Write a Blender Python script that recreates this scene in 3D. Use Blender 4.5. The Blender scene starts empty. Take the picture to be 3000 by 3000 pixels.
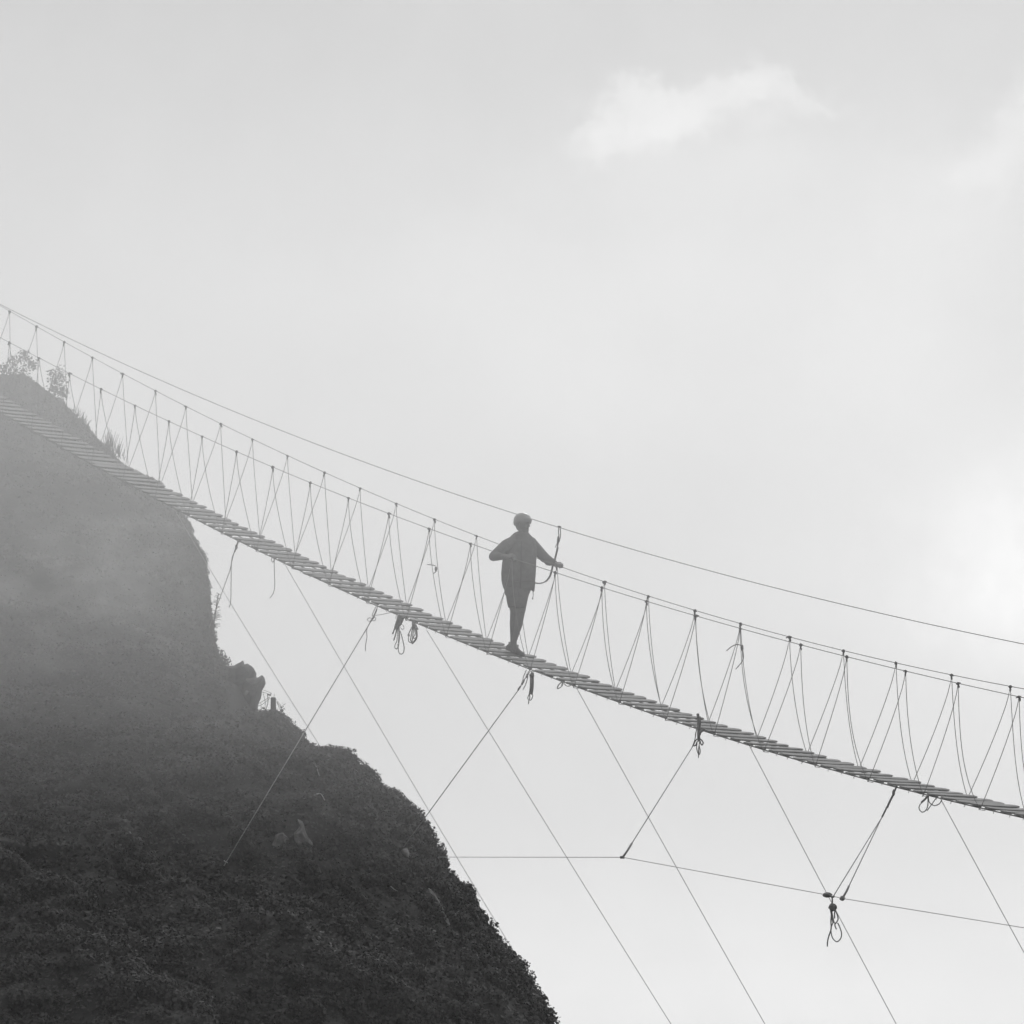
import bpy, bmesh, math, random
import numpy as np
from mathutils import Vector, Matrix
from mathutils.bvhtree import BVHTree

R = math.radians
rnd = random.Random(7)
rng = np.random.default_rng(11)
S = bpy.context.scene
COL = S.collection

# ------------------------------------------------------------------ camera
FOC = 4.4742                       # focal length in picture widths
PITCH = 0.1322
cd = bpy.data.cameras.new('camera')
cam = bpy.data.objects.new('camera', cd)
COL.objects.link(cam)
cd.sensor_width = 36.0
cd.lens = 36.0 * FOC
cd.clip_start = 0.5
cd.clip_end = 5000
cam.location = (0, 0, 0)
cam.rotation_euler = (math.pi / 2 + PITCH, 0, 0)
S.camera = cam
S.render.resolution_x = S.render.resolution_y = 1024

# ------------------------------------------------------------------ view
S.view_settings.view_transform = 'Standard'
S.view_settings.look = 'None'
S.view_settings.exposure = 0.0
S.view_settings.gamma = 1.0
S.render.engine = 'CYCLES'
S.cycles.max_bounces = 6
S.cycles.diffuse_bounces = 3
S.cycles.volume_bounces = 3
S.cycles.use_denoising = True
S.cycles.sample_clamp_indirect = 6

# ------------------------------------------------------------------ sun + sky
SUN_AZ, SUN_EL = R(8.0), R(28.0)    # ahead and a little to the right, behind cloud
sd = bpy.data.lights.new('sun', 'SUN')
sd.energy = 1.35
sd.angle = R(12)
sd.color = (1, 1, 1)
sun = bpy.data.objects.new('sun', sd)
COL.objects.link(sun)
sdir = Vector((math.sin(SUN_AZ) * math.cos(SUN_EL), math.cos(SUN_AZ) * math.cos(SUN_EL), math.sin(SUN_EL)))
sun.rotation_euler = (-sdir).to_track_quat('-Z', 'Y').to_euler()

W = bpy.data.worlds.new('World')
S.world = W
W.use_nodes = True
nt = W.node_tree
nt.nodes.clear()


def nd(tree, typ, **kw):
    n = tree.nodes.new(typ)
    for k, v in kw.items():
        setattr(n, k, v)
    return n


def mth(tree, op, a, b=None, clamp=False):
    n = tree.nodes.new('ShaderNodeMath')
    n.operation = op
    n.use_clamp = clamp
    for i, v in enumerate((a, b)):
        if v is None:
            continue
        if isinstance(v, (int, float)):
            n.inputs[i].default_value = v
        else:
            tree.links.new(v, n.inputs[i])
    return n.outputs[0]


def mrange(tree, v, a, b, c, d, smooth=True):
    n = tree.nodes.new('ShaderNodeMapRange')
    n.interpolation_type = 'SMOOTHSTEP' if smooth else 'LINEAR'
    tree.links.new(v, n.inputs['Value'])
    for k, x in zip(('From Min', 'From Max', 'To Min', 'To Max'), (a, b, c, d)):
        n.inputs[k].default_value = x
    return n.outputs['Result']


tc = nd(nt, 'ShaderNodeTexCoord')
sep = nd(nt, 'ShaderNodeSeparateXYZ')
nt.links.new(tc.outputs['Generated'], sep.inputs[0])
az = mth(nt, 'MULTIPLY', mth(nt, 'ARCTAN2', sep.outputs[0], sep.outputs[1]), 180 / math.pi)
el = mth(nt, 'MULTIPLY', mth(nt, 'ARCSINE', sep.outputs[2]), 180 / math.pi)
ae = nd(nt, 'ShaderNodeCombineXYZ')
nt.links.new(az, ae.inputs[0])
nt.links.new(el, ae.inputs[1])


def noise(tree, vec, scale, detail=4, rough=0.55, dist=0.0):
    n = nd(tree, 'ShaderNodeTexNoise')
    n.inputs['Scale'].default_value = scale
    n.inputs['Detail'].default_value = detail
    n.inputs['Roughness'].default_value = rough
    n.inputs['Distortion'].default_value = dist
    if vec is not None:
        tree.links.new(vec, n.inputs['Vector'])
    return n


# wobble the coordinates so that cloud outlines are ragged
nw = noise(nt, ae.outputs[0], 1.5, 7, 0.62)
w1 = nd(nt, 'ShaderNodeVectorMath', operation='SUBTRACT')
nt.links.new(nw.outputs['Color'], w1.inputs[0])
w1.inputs[1].default_value = (0.5, 0.5, 0.5)
w2 = nd(nt, 'ShaderNodeVectorMath', operation='MULTIPLY')
nt.links.new(w1.outputs[0], w2.inputs[0])
w2.inputs[1].default_value = (1.0, 0.75, 0)
w3 = nd(nt, 'ShaderNodeVectorMath', operation='ADD')
nt.links.new(ae.outputs[0], w3.inputs[0])
nt.links.new(w2.outputs[0], w3.inputs[1])
nw2 = noise(nt, ae.outputs[0], 5.0, 6, 0.6)
w4 = nd(nt, 'ShaderNodeVectorMath', operation='SUBTRACT')
nt.links.new(nw2.outputs['Color'], w4.inputs[0])
w4.inputs[1].default_value = (0.5, 0.5, 0.5)
w5 = nd(nt, 'ShaderNodeVectorMath', operation='MULTIPLY')
nt.links.new(w4.outputs[0], w5.inputs[0])
w5.inputs[1].default_value = (0.45, 0.45, 0)
w6 = nd(nt, 'ShaderNodeVectorMath', operation='ADD')
nt.links.new(w3.outputs[0], w6.inputs[0])
nt.links.new(w5.outputs[0], w6.inputs[1])
WOB = w6.outputs[0]
DEG = 0.00663


def blob(vec, u, v, ru, rv):
    """soft bump in sky angles: azimuth and elevation given on a 1932-unit grid of this stretch of sky"""
    a, e = (u - 966) * DEG, 7.574 + (966 - v) * DEG
    s1 = nd(nt, 'ShaderNodeVectorMath', operation='SUBTRACT')
    nt.links.new(vec, s1.inputs[0])
    s1.inputs[1].default_value = (a, e, 0)
    s2 = nd(nt, 'ShaderNodeVectorMath', operation='MULTIPLY')
    nt.links.new(s1.outputs[0], s2.inputs[0])
    s2.inputs[1].default_value = (1 / (ru * DEG), 1 / (rv * DEG), 0)
    s3 = nd(nt, 'ShaderNodeVectorMath', operation='DOT_PRODUCT')
    nt.links.new(s2.outputs[0], s3.inputs[0])
    nt.links.new(s2.outputs[0], s3.inputs[1])
    return mth(nt, 'EXPONENT', mth(nt, 'MULTIPLY', s3.outputs['Value'], -1.0))


def total(vs):
    r = vs[0]
    for v in vs[1:]:
        r = mth(nt, 'ADD', r, v)
    return r


def cr(u, v):
    return (1500 + u / 1.288) / 1.5528, v / 1.288 / 1.5528


cum = []
for (u, v, ru, rv, k) in [(450, 420, 160, 140, 1.0), (480, 320, 90, 70, .6), (610, 430, 130, 110, 1.15), (330, 520, 120, 85, 1.0), (720, 400, 110, 85, 1.0),
                          (560, 520, 80, 70, .6), (860, 350, 110, 80, .8), (940, 300, 120, 85, .95), (1080, 370, 130, 60, .95), (1230, 430, 130, 45, .75), (960, 470, 110, 45, .7)]:
    a, b = cr(u, v)
    cum.append(mth(nt, 'MULTIPLY', blob(WOB, a, b, ru / 2.1, rv / 2.1), k))
tex = noise(nt, WOB, 3.6, 7, 0.62).outputs['Fac']
cum = mth(nt, 'ADD', total(cum), mth(nt, 'MULTIPLY', mth(nt, 'SUBTRACT', tex, 0.5), 0.95))
cum = mrange(nt, cum, 0.05, 1.7, 0, 1)
sid = []
for (u, v, ru, rv, k) in [(1800, 650, 190, 130, .8), (1930, 520, 130, 150, .9), (2050, 420, 150, 150, .9), (1650, 700, 160, 80, .4)]:
    a, b = cr(u, v)
    sid.append(mth(nt, 'MULTIPLY', blob(WOB, a, b, ru / 2.1, rv / 2.1), k))
sid = mth(nt, 'ADD', total(sid), mth(nt, 'MULTIPLY', mth(nt, 'SUBTRACT', tex, 0.5), 0.7))
sid = mrange(nt, sid, 0.1, 1.4, 0, 1)
glow = total([mth(nt, 'MULTIPLY', blob(WOB, 1890, 1055, 120, 120), 0.40),
              mth(nt, 'MULTIPLY', blob(WOB, 1985, 1150, 230, 110), 0.50),
              mth(nt, 'MULTIPLY', blob(WOB, 1800, 960, 120, 60), 0.16),
              mth(nt, 'MULTIPLY', blob(WOB, 1960, 930, 130, 100), 0.30),
              mth(nt, 'MULTIPLY', blob(ae.outputs[0], 1990, 1080, 440, 320), 0.40)])
glow = mth(nt, 'MULTIPLY', glow, mrange(nt, tex, 0.3, 0.7, 0.8, 1.15, False))
soft = total([mth(nt, 'MULTIPLY', blob(WOB, u, v, ru, rv), k) for (u, v, ru, rv, k) in [
    (1420, 300, 230, 80, .8), (1200, 330, 160, 80, .5), (1800, 420, 200, 130, .8), (1330, 490, 200, 140, .9), (1040, 640, 260, 160, .8), (1680, 640, 180, 190, .9), (1250, 760, 300, 90, .5), (900, 480, 150, 90, .4), (600, 560, 300, 120, .4)]])
big = noise(nt, ae.outputs[0], 0.33, 3, 0.5).outputs['Fac']
fine = noise(nt, WOB, 1.1, 4, 0.55).outputs['Fac']

SKY_LOW, SKY_TOP = 0.925, 0.58
f = mrange(nt, el, 8.5, 15.2, SKY_LOW, SKY_TOP)
f = mth(nt, 'ADD', f, mrange(nt, az, -7.0, 3.0, -0.06, 0.0, False))
f = mth(nt, 'ADD', f, mth(nt, 'MULTIPLY', mth(nt, 'SUBTRACT', big, 0.5), 0.16))
f = mth(nt, 'ADD', f, mth(nt, 'MULTIPLY', mth(nt, 'SUBTRACT', fine, 0.5), 0.07))
f = mth(nt, 'ADD', f, mth(nt, 'MULTIPLY', cum, 0.31))
f = mth(nt, 'ADD', f, mth(nt, 'MULTIPLY', sid, 0.20))
f = mth(nt, 'ADD', f, mth(nt, 'MULTIPLY', soft, 0.14))
f = mth(nt, 'ADD', f, mth(nt, 'MULTIPLY', glow, 0.58))
f = mth(nt, 'MULTIPLY', f, mrange(nt, el, -3.0, -0.5, 0.35, 1.0))
absaz = mth(nt, 'ABSOLUTE', az)
f = mth(nt, 'MULTIPLY', f, mrange(nt, absaz, 25.0, 130.0, 1.0, 0.45))          # the cloud deck is brightest on the sun's side
f = mth(nt, 'ADD', f, mth(nt, 'MULTIPLY', mrange(nt, el, 16.0, 45.0, 0.0, 0.5), mrange(nt, absaz, 40.0, 140.0, 1.0, 0.3)))

skyt = nd(nt, 'ShaderNodeTexSky')
skyt.sky_type = 'NISHITA'
skyt.sun_disc = False
skyt.sun_elevation = SUN_EL
skyt.sun_rotation = SUN_AZ
bw = nd(nt, 'ShaderNodeRGBToBW')
nt.links.new(skyt.outputs[0], bw.inputs[0])
SKY_STRENGTH = 0.1
over = mth(nt, 'MULTIPLY', f, 1.0 / SKY_STRENGTH)          # the cloud deck hides nearly all of the clear sky
mixed = mth(nt, 'ADD', mth(nt, 'MULTIPLY', over, 0.97), mth(nt, 'MULTIPLY', bw.outputs[0], 0.03))
bg = nd(nt, 'ShaderNodeBackground')
bg.inputs['Strength'].default_value = SKY_STRENGTH
nt.links.new(mixed, bg.inputs['Color'])
wo = nd(nt, 'ShaderNodeOutputWorld')
nt.links.new(bg.outputs[0], wo.inputs['Surface'])

# ------------------------------------------------------------------ helpers
CP, SP = math.cos(PITCH), math.sin(PITCH)


def ray(U, V):
    """direction from the place the photograph was taken, U, V on a 3000 grid"""
    x, y = (U - 1500) / (3000 * FOC), -(V - 1500) / (3000 * FOC)
    return np.array([x, CP - y * SP, SP + y * CP])


def at_depth(U, V, Y):
    r = ray(U, V)
    return r * (Y / r[1])


def pix(P):
    P = np.atleast_2d(P)
    d = P[:, 1] * CP + P[:, 2] * SP
    v = -P[:, 1] * SP + P[:, 2] * CP
    return np.stack([1500 + 3000 * FOC * P[:, 0] / d, 1500 - 3000 * FOC * v / d], 1)


def tag(o, label=None, cat=None, group=None, kind=None):
    if label:
        o['label'] = label
    if cat:
        o['category'] = cat
    if group:
        o['group'] = group
    if kind:
        o['kind'] = kind
    return o


def empty(name, loc, parent=None):
    o = bpy.data.objects.new(name, None)
    o.empty_display_size = 0.1
    COL.objects.link(o)
    o.location = loc
    return o


class MB:
    """collects shapes for one mesh object"""

    def __init__(self):
        self.v, self.f, self.n = [], [], 0

    def add(self, v, f):
        v = np.asarray(v, float).reshape(-1, 3)
        self.v.append(v)
        self.f += [tuple(i + self.n for i in q) for q in f]
        self.n += len(v)

    def tube(self, pts, r, sides=6, caps=True):
        pts = np.asarray(pts, float)
        n = len(pts)
        rr = np.full(n, r, float) if np.isscalar(r) else np.asarray(r, float)
        t = np.gradient(pts, axis=0)
        t /= np.linalg.norm(t, axis=1)[:, None] + 1e-12
        ref = np.array([0.31, 0.12, 0.94]) if abs(t[0] @ np.array([.31, .12, .94])) < .9 else np.array([1., 0, 0])
        a = np.cross(t[0], ref)
        a /= np.linalg.norm(a)
        V = []
        for i in range(n):
            a = a - t[i] * (a @ t[i])
            a /= np.linalg.norm(a) + 1e-12
            b = np.cross(t[i], a)
            for k in range(sides):
                an = 2 * math.pi * k / sides
                V.append(pts[i] + rr[i] * (math.cos(an) * a + math.sin(an) * b))
        F = []
        for i in range(n - 1):
            for k in range(sides):
                k2 = (k + 1) % sides
                F.append((i * sides + k, i * sides + k2, (i + 1) * sides + k2, (i + 1) * sides + k))
        if caps:
            F.append(tuple(range(sides - 1, -1, -1)))
            F.append(tuple((n - 1) * sides + k for k in range(sides)))
        self.add(V, F)
        return self

    def ball(self, c, r, sq=(1, 1, 1), rot=None, seg=10, rings=7, jit=0.0):
        V, F = [], []
        for i in range(rings + 1):
            th = math.pi * i / rings
            for k in range(seg):
                ph = 2 * math.pi * k / seg
                p = np.array([math.sin(th) * math.cos(ph) * sq[0], math.sin(th) * math.sin(ph) * sq[1], math.cos(th) * sq[2]]) * r
                if jit:
                    p *= 1 + rnd.uniform(-jit, jit)
                V.append(p)
        V = np.array(V)
        if rot is not None:
            V = V @ np.array(rot).T
        V = V + np.asarray(c)
        for i in range(rings):
            for k in range(seg):
                k2 = (k + 1) % seg
                F.append((i * seg + k, (i + 1) * seg + k, (i + 1) * seg + k2, i * seg + k2))
        self.add(V, F)
        return self

    def loft(self, secs):
        """closed body through rings of equal vertex count"""
        n = len(secs[0])
        V = np.concatenate(secs)
        F = []
        for i in range(len(secs) - 1):
            for k in range(n):
                k2 = (k + 1) % n
                F.append((i * n + k, i * n + k2, (i + 1) * n + k2, (i + 1) * n + k))
        F.append(tuple(range(n - 1, -1, -1)))
        F.append(tuple((len(secs) - 1) * n + k for k in range(n)))
        self.add(V, F)
        return self

    def mesh(self, name, smooth=True):
        me = bpy.data.meshes.new(name)
        me.from_pydata(np.concatenate(self.v).tolist(), [], self.f)
        me.update()
        if smooth:
            me.polygons.foreach_set('use_smooth', [True] * len(me.polygons))
        return me

    def build(self, name, mat, parent=None, loc=None, smooth=True):
        V = np.concatenate(self.v)
        if parent is not None and loc is None:
            loc = Vector((0, 0, 0))
            off = parent.matrix_world.translation if parent.parent else parent.location
            V = V - np.array(off)
        elif loc is not None:
            V = V - np.array(loc)
        self.v = [V]
        me = self.mesh(name, smooth)
        me.materials.append(mat)
        o = bpy.data.objects.new(name, me)
        COL.objects.link(o)
        if parent is not None:
            o.parent = parent
        elif loc is not None:
            o.location = loc
        return o


def smoothline(pts, n=6):
    """Catmull-Rom through pts"""
    p = np.asarray(pts, float)
    if len(p) < 3:
        return p
    q = np.vstack([2 * p[0] - p[1], p, 2 * p[-1] - p[-2]])
    out = []
    for i in range(1, len(q) - 2):
        for k in range(n):
            t = k / n
            out.append(0.5 * (2 * q[i] + (q[i + 1] - q[i - 1]) * t + (2 * q[i - 1] - 5 * q[i] + 4 * q[i + 1] - q[i + 2]) * t * t
                              + (3 * q[i] - q[i - 1] - 3 * q[i + 1] + q[i + 2]) * t ** 3))
    out.append(q[-2])
    return np.array(out)


def rotz(a):
    c, s = math.cos(a), math.sin(a)
    return np.array([[c, -s, 0], [s, c, 0], [0, 0, 1]])


def vnoise(P, seed=0):
    """value noise, vectorised"""
    P = np.asarray(P, float)
    i = np.floor(P).astype(np.int64)
    fr = P - i
    fr = fr * fr * (3 - 2 * fr)

    def h(a):
        n = (a[:, 0] * 374761393 + a[:, 1] * 668265263 + a[:, 2] * 2147483647 + seed * 1274126177) & 0xFFFFFFFF
        n = ((n ^ (n >> 13)) * 1274126177) & 0xFFFFFFFF
        n = (n ^ (n >> 16)) & 0xFFFF
        return n / 32768.0 - 1
    r = 0
    for dx in (0, 1):
        for dy in (0, 1):
            for dz in (0, 1):
                w = (fr[:, 0] if dx else 1 - fr[:, 0]) * (fr[:, 1] if dy else 1 - fr[:, 1]) * (fr[:, 2] if dz else 1 - fr[:, 2])
                r = r + w * h(i + np.array([dx, dy, dz]))
    return r


def fbm(P, oct=4, seed=0):
    r, a, s = 0, 1, 1
    for k in range(oct):
        r = r + a * vnoise(P * s, seed + k)
        a *= .5
        s *= 2.03
    return r


# ------------------------------------------------------------------ materials (everything in the photo is grey)
def mat(name, lo, hi=None, scale=8.0, rough=0.8, metal=0.0, bump=0.0, island=False, stretch=(1, 1, 1), detail=4):
    m = bpy.data.materials.new(name)
    m.use_nodes = True
    t = m.node_tree
    b = t.nodes['Principled BSDF']
    b.inputs['Roughness'].default_value = rough
    b.inputs['Metallic'].default_value = metal
    b.inputs['Specular IOR Level'].default_value = 0.3
    hi = lo if hi is None else hi
    co = nd(t, 'ShaderNodeTexCoord')
    mp = nd(t, 'ShaderNodeMapping')
    mp.inputs['Scale'].default_value = stretch
    t.links.new(co.outputs['Object'], mp.inputs[0])
    n = noise(t, mp.outputs[0], scale, detail, 0.6)
    fac = mrange(t, n.outputs['Fac'], 0.3, 0.7, 0, 1, False)
    if island:
        g = nd(t, 'ShaderNodeNewGeometry')
        fac = mth(t, 'ADD', mth(t, 'MULTIPLY', fac, 0.45), mth(t, 'MULTIPLY', g.outputs['Random Per Island'], 0.55))
    v = mrange(t, fac, 0, 1, lo, hi, False)
    t.links.new(v, b.inputs['Base Color'])
    if bump:
        bp = nd(t, 'ShaderNodeBump')
        bp.inputs['Strength'].default_value = bump
        bp.inputs['Distance'].default_value = 0.02
        t.links.new(n.outputs['Fac'], bp.inputs['Height'])
        t.links.new(bp.outputs[0], b.inputs['Normal'])
    return m


M_wood = mat('weathered_wood', 0.20, 0.42, 14, 0.85, bump=0.4, stretch=(1, 12, 12))
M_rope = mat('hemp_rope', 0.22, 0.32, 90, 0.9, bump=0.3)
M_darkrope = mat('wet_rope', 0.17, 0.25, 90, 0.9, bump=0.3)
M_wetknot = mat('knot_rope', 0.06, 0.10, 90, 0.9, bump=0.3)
M_cable = mat('galvanised_cable', 0.18, 0.25, 60, 0.5, 0.2)
M_guy = mat('pale_cable', 0.50, 0.60, 60, 0.5, 0.1)
M_soil = mat('hill_soil', 0.035, 0.075, 1.2, 0.95, bump=0.6)
M_leaf = mat('leaves', 0.036, 0.105, 0.9, 0.75, island=True)
M_leaf2 = mat('ridge_leaves', 0.05, 0.10, 6, 0.75, island=True)
M_stem = mat('stems', 0.07, 0.13, 20, 0.9)
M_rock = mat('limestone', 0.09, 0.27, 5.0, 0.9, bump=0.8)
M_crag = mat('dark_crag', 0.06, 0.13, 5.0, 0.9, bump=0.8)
M_deadwood = mat('bleached_wood', 0.25, 0.4, 20, 0.9)
M_post = mat('old_post', 0.06, 0.11, 30, 0.9, bump=0.3, stretch=(1, 1, .15))
M_ground = mat('valley_ground', 0.05, 0.11, 0.2, 0.95)
M_jacket = mat('jacket_cloth', 0.11, 0.17, 14, 0.85, bump=0.25)
M_shorts = mat('shorts_cloth', 0.10, 0.14, 25, 0.9, bump=0.2)
M_skin = mat('skin', 0.17, 0.21, 40, 0.6)
M_helmet = mat('helmet_shell', 0.28, 0.33, 30, 0.4)
M_band = mat('helmet_band', 0.06, 0.07, 30, 0.7)
M_shoe = mat('shoe_leather', 0.08, 0.12, 40, 0.7)
M_sock = mat('sock_knit', 0.30, 0.36, 60, 0.9)
M_web = mat('webbing', 0.08, 0.13, 60, 0.8)


def volume(name, density, col, aniso):
    m = bpy.data.materials.new(name)
    m.use_nodes = True
    t = m.node_tree
    t.nodes.clear()
    o = nd(t, 'ShaderNodeOutputMaterial')
    p = nd(t, 'ShaderNodeVolumePrincipled')
    p.inputs['Color'].default_value = (col, col, col, 1)
    p.inputs['Density'].default_value = density
    p.inputs['Anisotropy'].default_value = aniso
    t.links.new(p.outputs[0], o.inputs['Volume'])
    return m


# ------------------------------------------------------------------ bridge frame: s along the bridge, d across it (0 near side), z up
BA = 1.0002
NV = np.array([math.sin(BA), math.cos(BA), 0.0])
UV = np.array([math.cos(BA), -math.sin(BA), 0.0])
BC, BW = 30.803, 0.6266
P_DECK = np.poly1d([4.94138e-05, 0.00399475, -0.313103, 6.31874])
P_FAR = np.poly1d([5.34792e-05, 0.0044677, -0.316527, 7.58469])
P_NEAR = np.poly1d([1.33163e-05, 0.00346288, -0.302842, 7.59105])
P_OVER = np.poly1d([9.0571e-06, 0.00327307, -0.293331, 8.02736])


def bp(s, d, z):
    return s * UV + (BC + d) * NV + np.array([0, 0, z])


def zd(s):
    return float(P_DECK(s + 50))


def on_side(U, V, d):
    """the point of the upright plane at distance d across the bridge"""
    r = ray(U, V)
    return r * ((BC + d) / (r @ NV))


# ------------------------------------------------------------------ ground
m = MB()
NG = 48
for_r = [0, 20, 45, 80, 140, 250, 400, 600]
V, F = [np.array([[0, 40, -1.7]])], []
for r_ in for_r[1:]:
    a_ = np.linspace(0, 2 * math.pi, NG, endpoint=False)
    V.append(np.stack([r_ * np.cos(a_), 40 + r_ * np.sin(a_), np.full(NG, -1.7)], 1))
V = np.concatenate(V)
V[:, 2] += 0.35 * fbm(V * np.array([.05, .05, 1]), 3, 5)
for k in range(NG):
    F.append((0, 1 + k, 1 + (k + 1) % NG))
    for i in range(len(for_r) - 2):
        a0, b0 = 1 + i * NG, 1 + (i + 1) * NG
        F.append((a0 + k, b0 + k, b0 + (k + 1) % NG, a0 + (k + 1) % NG))
m.add(V, F)
tag(m.build('ground', M_ground), kind='structure')

# ------------------------------------------------------------------ hill
# ridge line: across, up on a 1932 grid, then metres away, radius of the rounded face
SIL = [(-700, 560), (-400, 625), (-150, 690), (0, 716), (45, 712), (80, 735), (125, 768), (160, 803), (195, 843), (240, 883), (300, 912), (340, 966), (357, 985),
       (363, 1012), (384, 1046), (391, 1090), (396, 1130), (401, 1180), (410, 1235), (428, 1252), (446, 1266), (462, 1285), (474, 1315), (484, 1347), (518, 1352),
       (546, 1364), (558, 1395), (575, 1412), (610, 1421), (655, 1428), (682, 1458), (730, 1497), (770, 1527), (800, 1562), (830, 1602),
       (846, 1632), (886, 1682), (920, 1735), (942, 1782), (984, 1823), (1004, 1848), (1020, 1890), (1045, 1936), (1085, 2030), (1130, 2150), (1200, 2330), (1260, 2480)]
SIL = np.array(SIL, float) * 3000 / 1932
SIL[:, 0] -= np.interp(SIL[:, 1], [1500, 2200, 2900], [1.0, 9.0, 27.0])          # the scrub stands off the soil by this much
YK = np.array([560, 712, 965, 1240, 1420, 1932, 2480]) * 3000 / 1932
YD = np.interp(SIL[:, 1], YK, [92, 88, 77, 68.5, 65.5, 61.5, 58])
YR = np.interp(SIL[:, 1], YK, [4.5, 5.5, 6.5, 8.5, 9.5, 12.5, 15])
# resample evenly
seg = np.r_[0, np.cumsum(np.hypot(*np.diff(SIL, axis=0).T))]
tt = np.arange(0, seg[-1], 9.0)
su, sv = np.interp(tt, seg, SIL[:, 0]), np.interp(tt, seg, SIL[:, 1])
sY, sR = np.interp(tt, seg, YD), np.interp(tt, seg, YR)
RP = np.array([at_depth(a, b, y) for a, b, y in zip(su, sv, sY)])
RP[:, 2] = np.minimum.accumulate(RP[:, 2] - np.arange(len(RP)) * 1e-4)


def gsm(a, k):
    w = np.exp(-0.5 * (np.arange(-3 * k, 3 * k + 1) / k) ** 2)
    w /= w.sum()
    return np.convolve(np.pad(a, 3 * k, mode='edge'), w, 'valid')


rowsX, rowsY = gsm(RP[:, 0], 28), gsm(RP[:, 1], 10)
PH = np.concatenate([np.linspace(-1.6, -0.25, 14), np.linspace(-0.2, 0.5, 36), np.linspace(0.52, 1.9, 90)])
NR, NP = len(RP), len(PH)
G = np.zeros((NR, NP, 3))
for j, ph in enumerate(PH):
    k = math.exp(-(ph / 0.35) ** 2)
    cx = RP[:, 0] + np.minimum(0, rowsX - RP[:, 0]) * (1 - k)
    G[:, j, 0] = cx - 2.1 * sR * (1 - math.cos(ph))
    G[:, j, 1] = rowsY - sR * math.sin(ph)
    G[:, j, 2] = RP[:, 2] * np.where(RP[:, 2] > 0, G[:, j, 1] / rowsY, 1) - 0.10 * max(ph, 0) * np.clip((RP[:, 2] + 1) / 4, 0, 1)
GF = G.reshape(-1, 3)
phf = np.tile(PH, NR)
amp = np.clip((np.abs(phf) - 0.05) / 0.5, 0, 1)
rid = 1 - np.abs(fbm(GF * np.array([.55, .55, .9]) + 3.1, 4, 61))
dsp = fbm(GF * 0.45, 4, 3) * 0.55 + fbm(GF * 1.9, 3, 9) * 0.16 + (rid - .7) * .45 - .30
ndir = np.stack([np.cos(phf), -np.sin(phf), np.full_like(phf, .35)], 1)
GF = GF + ndir * (dsp * amp)[:, None]
m = MB()
F = []
for i in range(NR - 1):
    for j in range(NP - 1):
        a = i * NP + j
        F.append((a, a + NP, a + NP + 1, a + 1))
m.add(GF, F)
# close the top
m.add([RP[0] + np.array([-6, 2, 0.4])], [])
top = m.n - 1
for j in range(NP - 1):
    m.f.append((j, j + 1, top))
hill = m.build('hill', M_soil)
tag(hill, kind='structure')
hv = GF
bvh = BVHTree.FromPolygons([Vector(v) for v in np.vstack([GF, [RP[0] + np.array([-6, 2, 0.4])]])], m.f)


def hit(U, V):
    """where the line of sight through U, V meets the slope (or the nearest slope to its left)"""
    for k in range(25):
        r = Vector(ray(U - 6 * k, V)).normalized()
        loc, nor, i, d = bvh.ray_cast(Vector((0, 0, 0)), r)
        if loc is not None:
            break
    if nor.dot(r) > 0:
        nor = -nor
    return np.array(loc), np.array(nor)


# ------------------------------------------------------------------ leaf cover on the hill: one mass nobody could count
def leaves(P, Nn, size, spread, n_v=4, up=0.4):
    """n small folded leaves as arrays"""
    n = len(P)
    a = rng.normal(size=(n, 3)) * spread + Nn
    a /= np.linalg.norm(a, axis=1)[:, None]
    t = np.cross(a, rng.normal(size=(n, 3)))
    t /= np.linalg.norm(t, axis=1)[:, None]
    b = np.cross(a, t)
    L = size[:, None]
    w = L * rng.uniform(.28, .5, (n, 1))
    p0 = P
    p1 = P + t * L * .5 + b * w + a * L * .12
    p2 = P + t * L * 1.05
    p3 = P + t * L * .5 - b * w + a * L * .12
    return np.stack([p0, p1, p2, p3], 1).reshape(-1, 3)


def quads_mesh(name, V, matl, parent=None, off=None):
    n = len(V) // 4
    if off is not None:
        V = V - np.asarray(off)
    me = bpy.data.meshes.new(name)
    me.vertices.add(len(V))
    me.vertices.foreach_set('co', V.astype(np.float32).ravel())
    me.loops.add(n * 4)
    me.loops.foreach_set('vertex_index', np.arange(n * 4, dtype=np.int32))
    me.polygons.add(n)
    me.polygons.foreach_set('loop_start', np.arange(0, n * 4, 4, dtype=np.int32))
    me.polygons.foreach_set('loop_total', np.full(n, 4, dtype=np.int32))
    me.update(calc_edges=True)
    me.materials.append(matl)
    o = bpy.data.objects.new(name, me)
    COL.objects.link(o)
    if parent is not None:
        o.parent = parent
    elif off is not None:
        o.location = off
    return o


GG = GF.reshape(NR, NP, 3)
cellA = np.linalg.norm(np.cross(GG[:-1, 1:] - GG[:-1, :-1], GG[1:, :-1] - GG[:-1, :-1]), axis=2)
cpx = pix(GG[:-1, :-1].reshape(-1, 3)).reshape(NR - 1, NP - 1, 2)
vis = (cpx[..., 0] > -350) & (cpx[..., 0] < 2000) & (cpx[..., 1] > 950) & (cpx[..., 1] < 3250) & (PH[None, :-1] > -.45)
pr = (cellA * vis * (1 + 1.5 * (np.abs(PH[None, :-1]) < .12))).ravel()
NL = 400000
pick = rng.choice(len(pr), NL, p=pr / pr.sum())
ii, jj = pick // (NP - 1), pick % (NP - 1)
fi, fj = rng.random(NL)[:, None], rng.random(NL)[:, None]
print('leaf area', float((cellA * vis).sum()))
A, B, C_, D = GG[ii, jj], GG[ii + 1, jj], GG[ii, jj + 1], GG[ii + 1, jj + 1]
P = A * (1 - fi) * (1 - fj) + B * fi * (1 - fj) + C_ * (1 - fi) * fj + D * fi * fj
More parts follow.
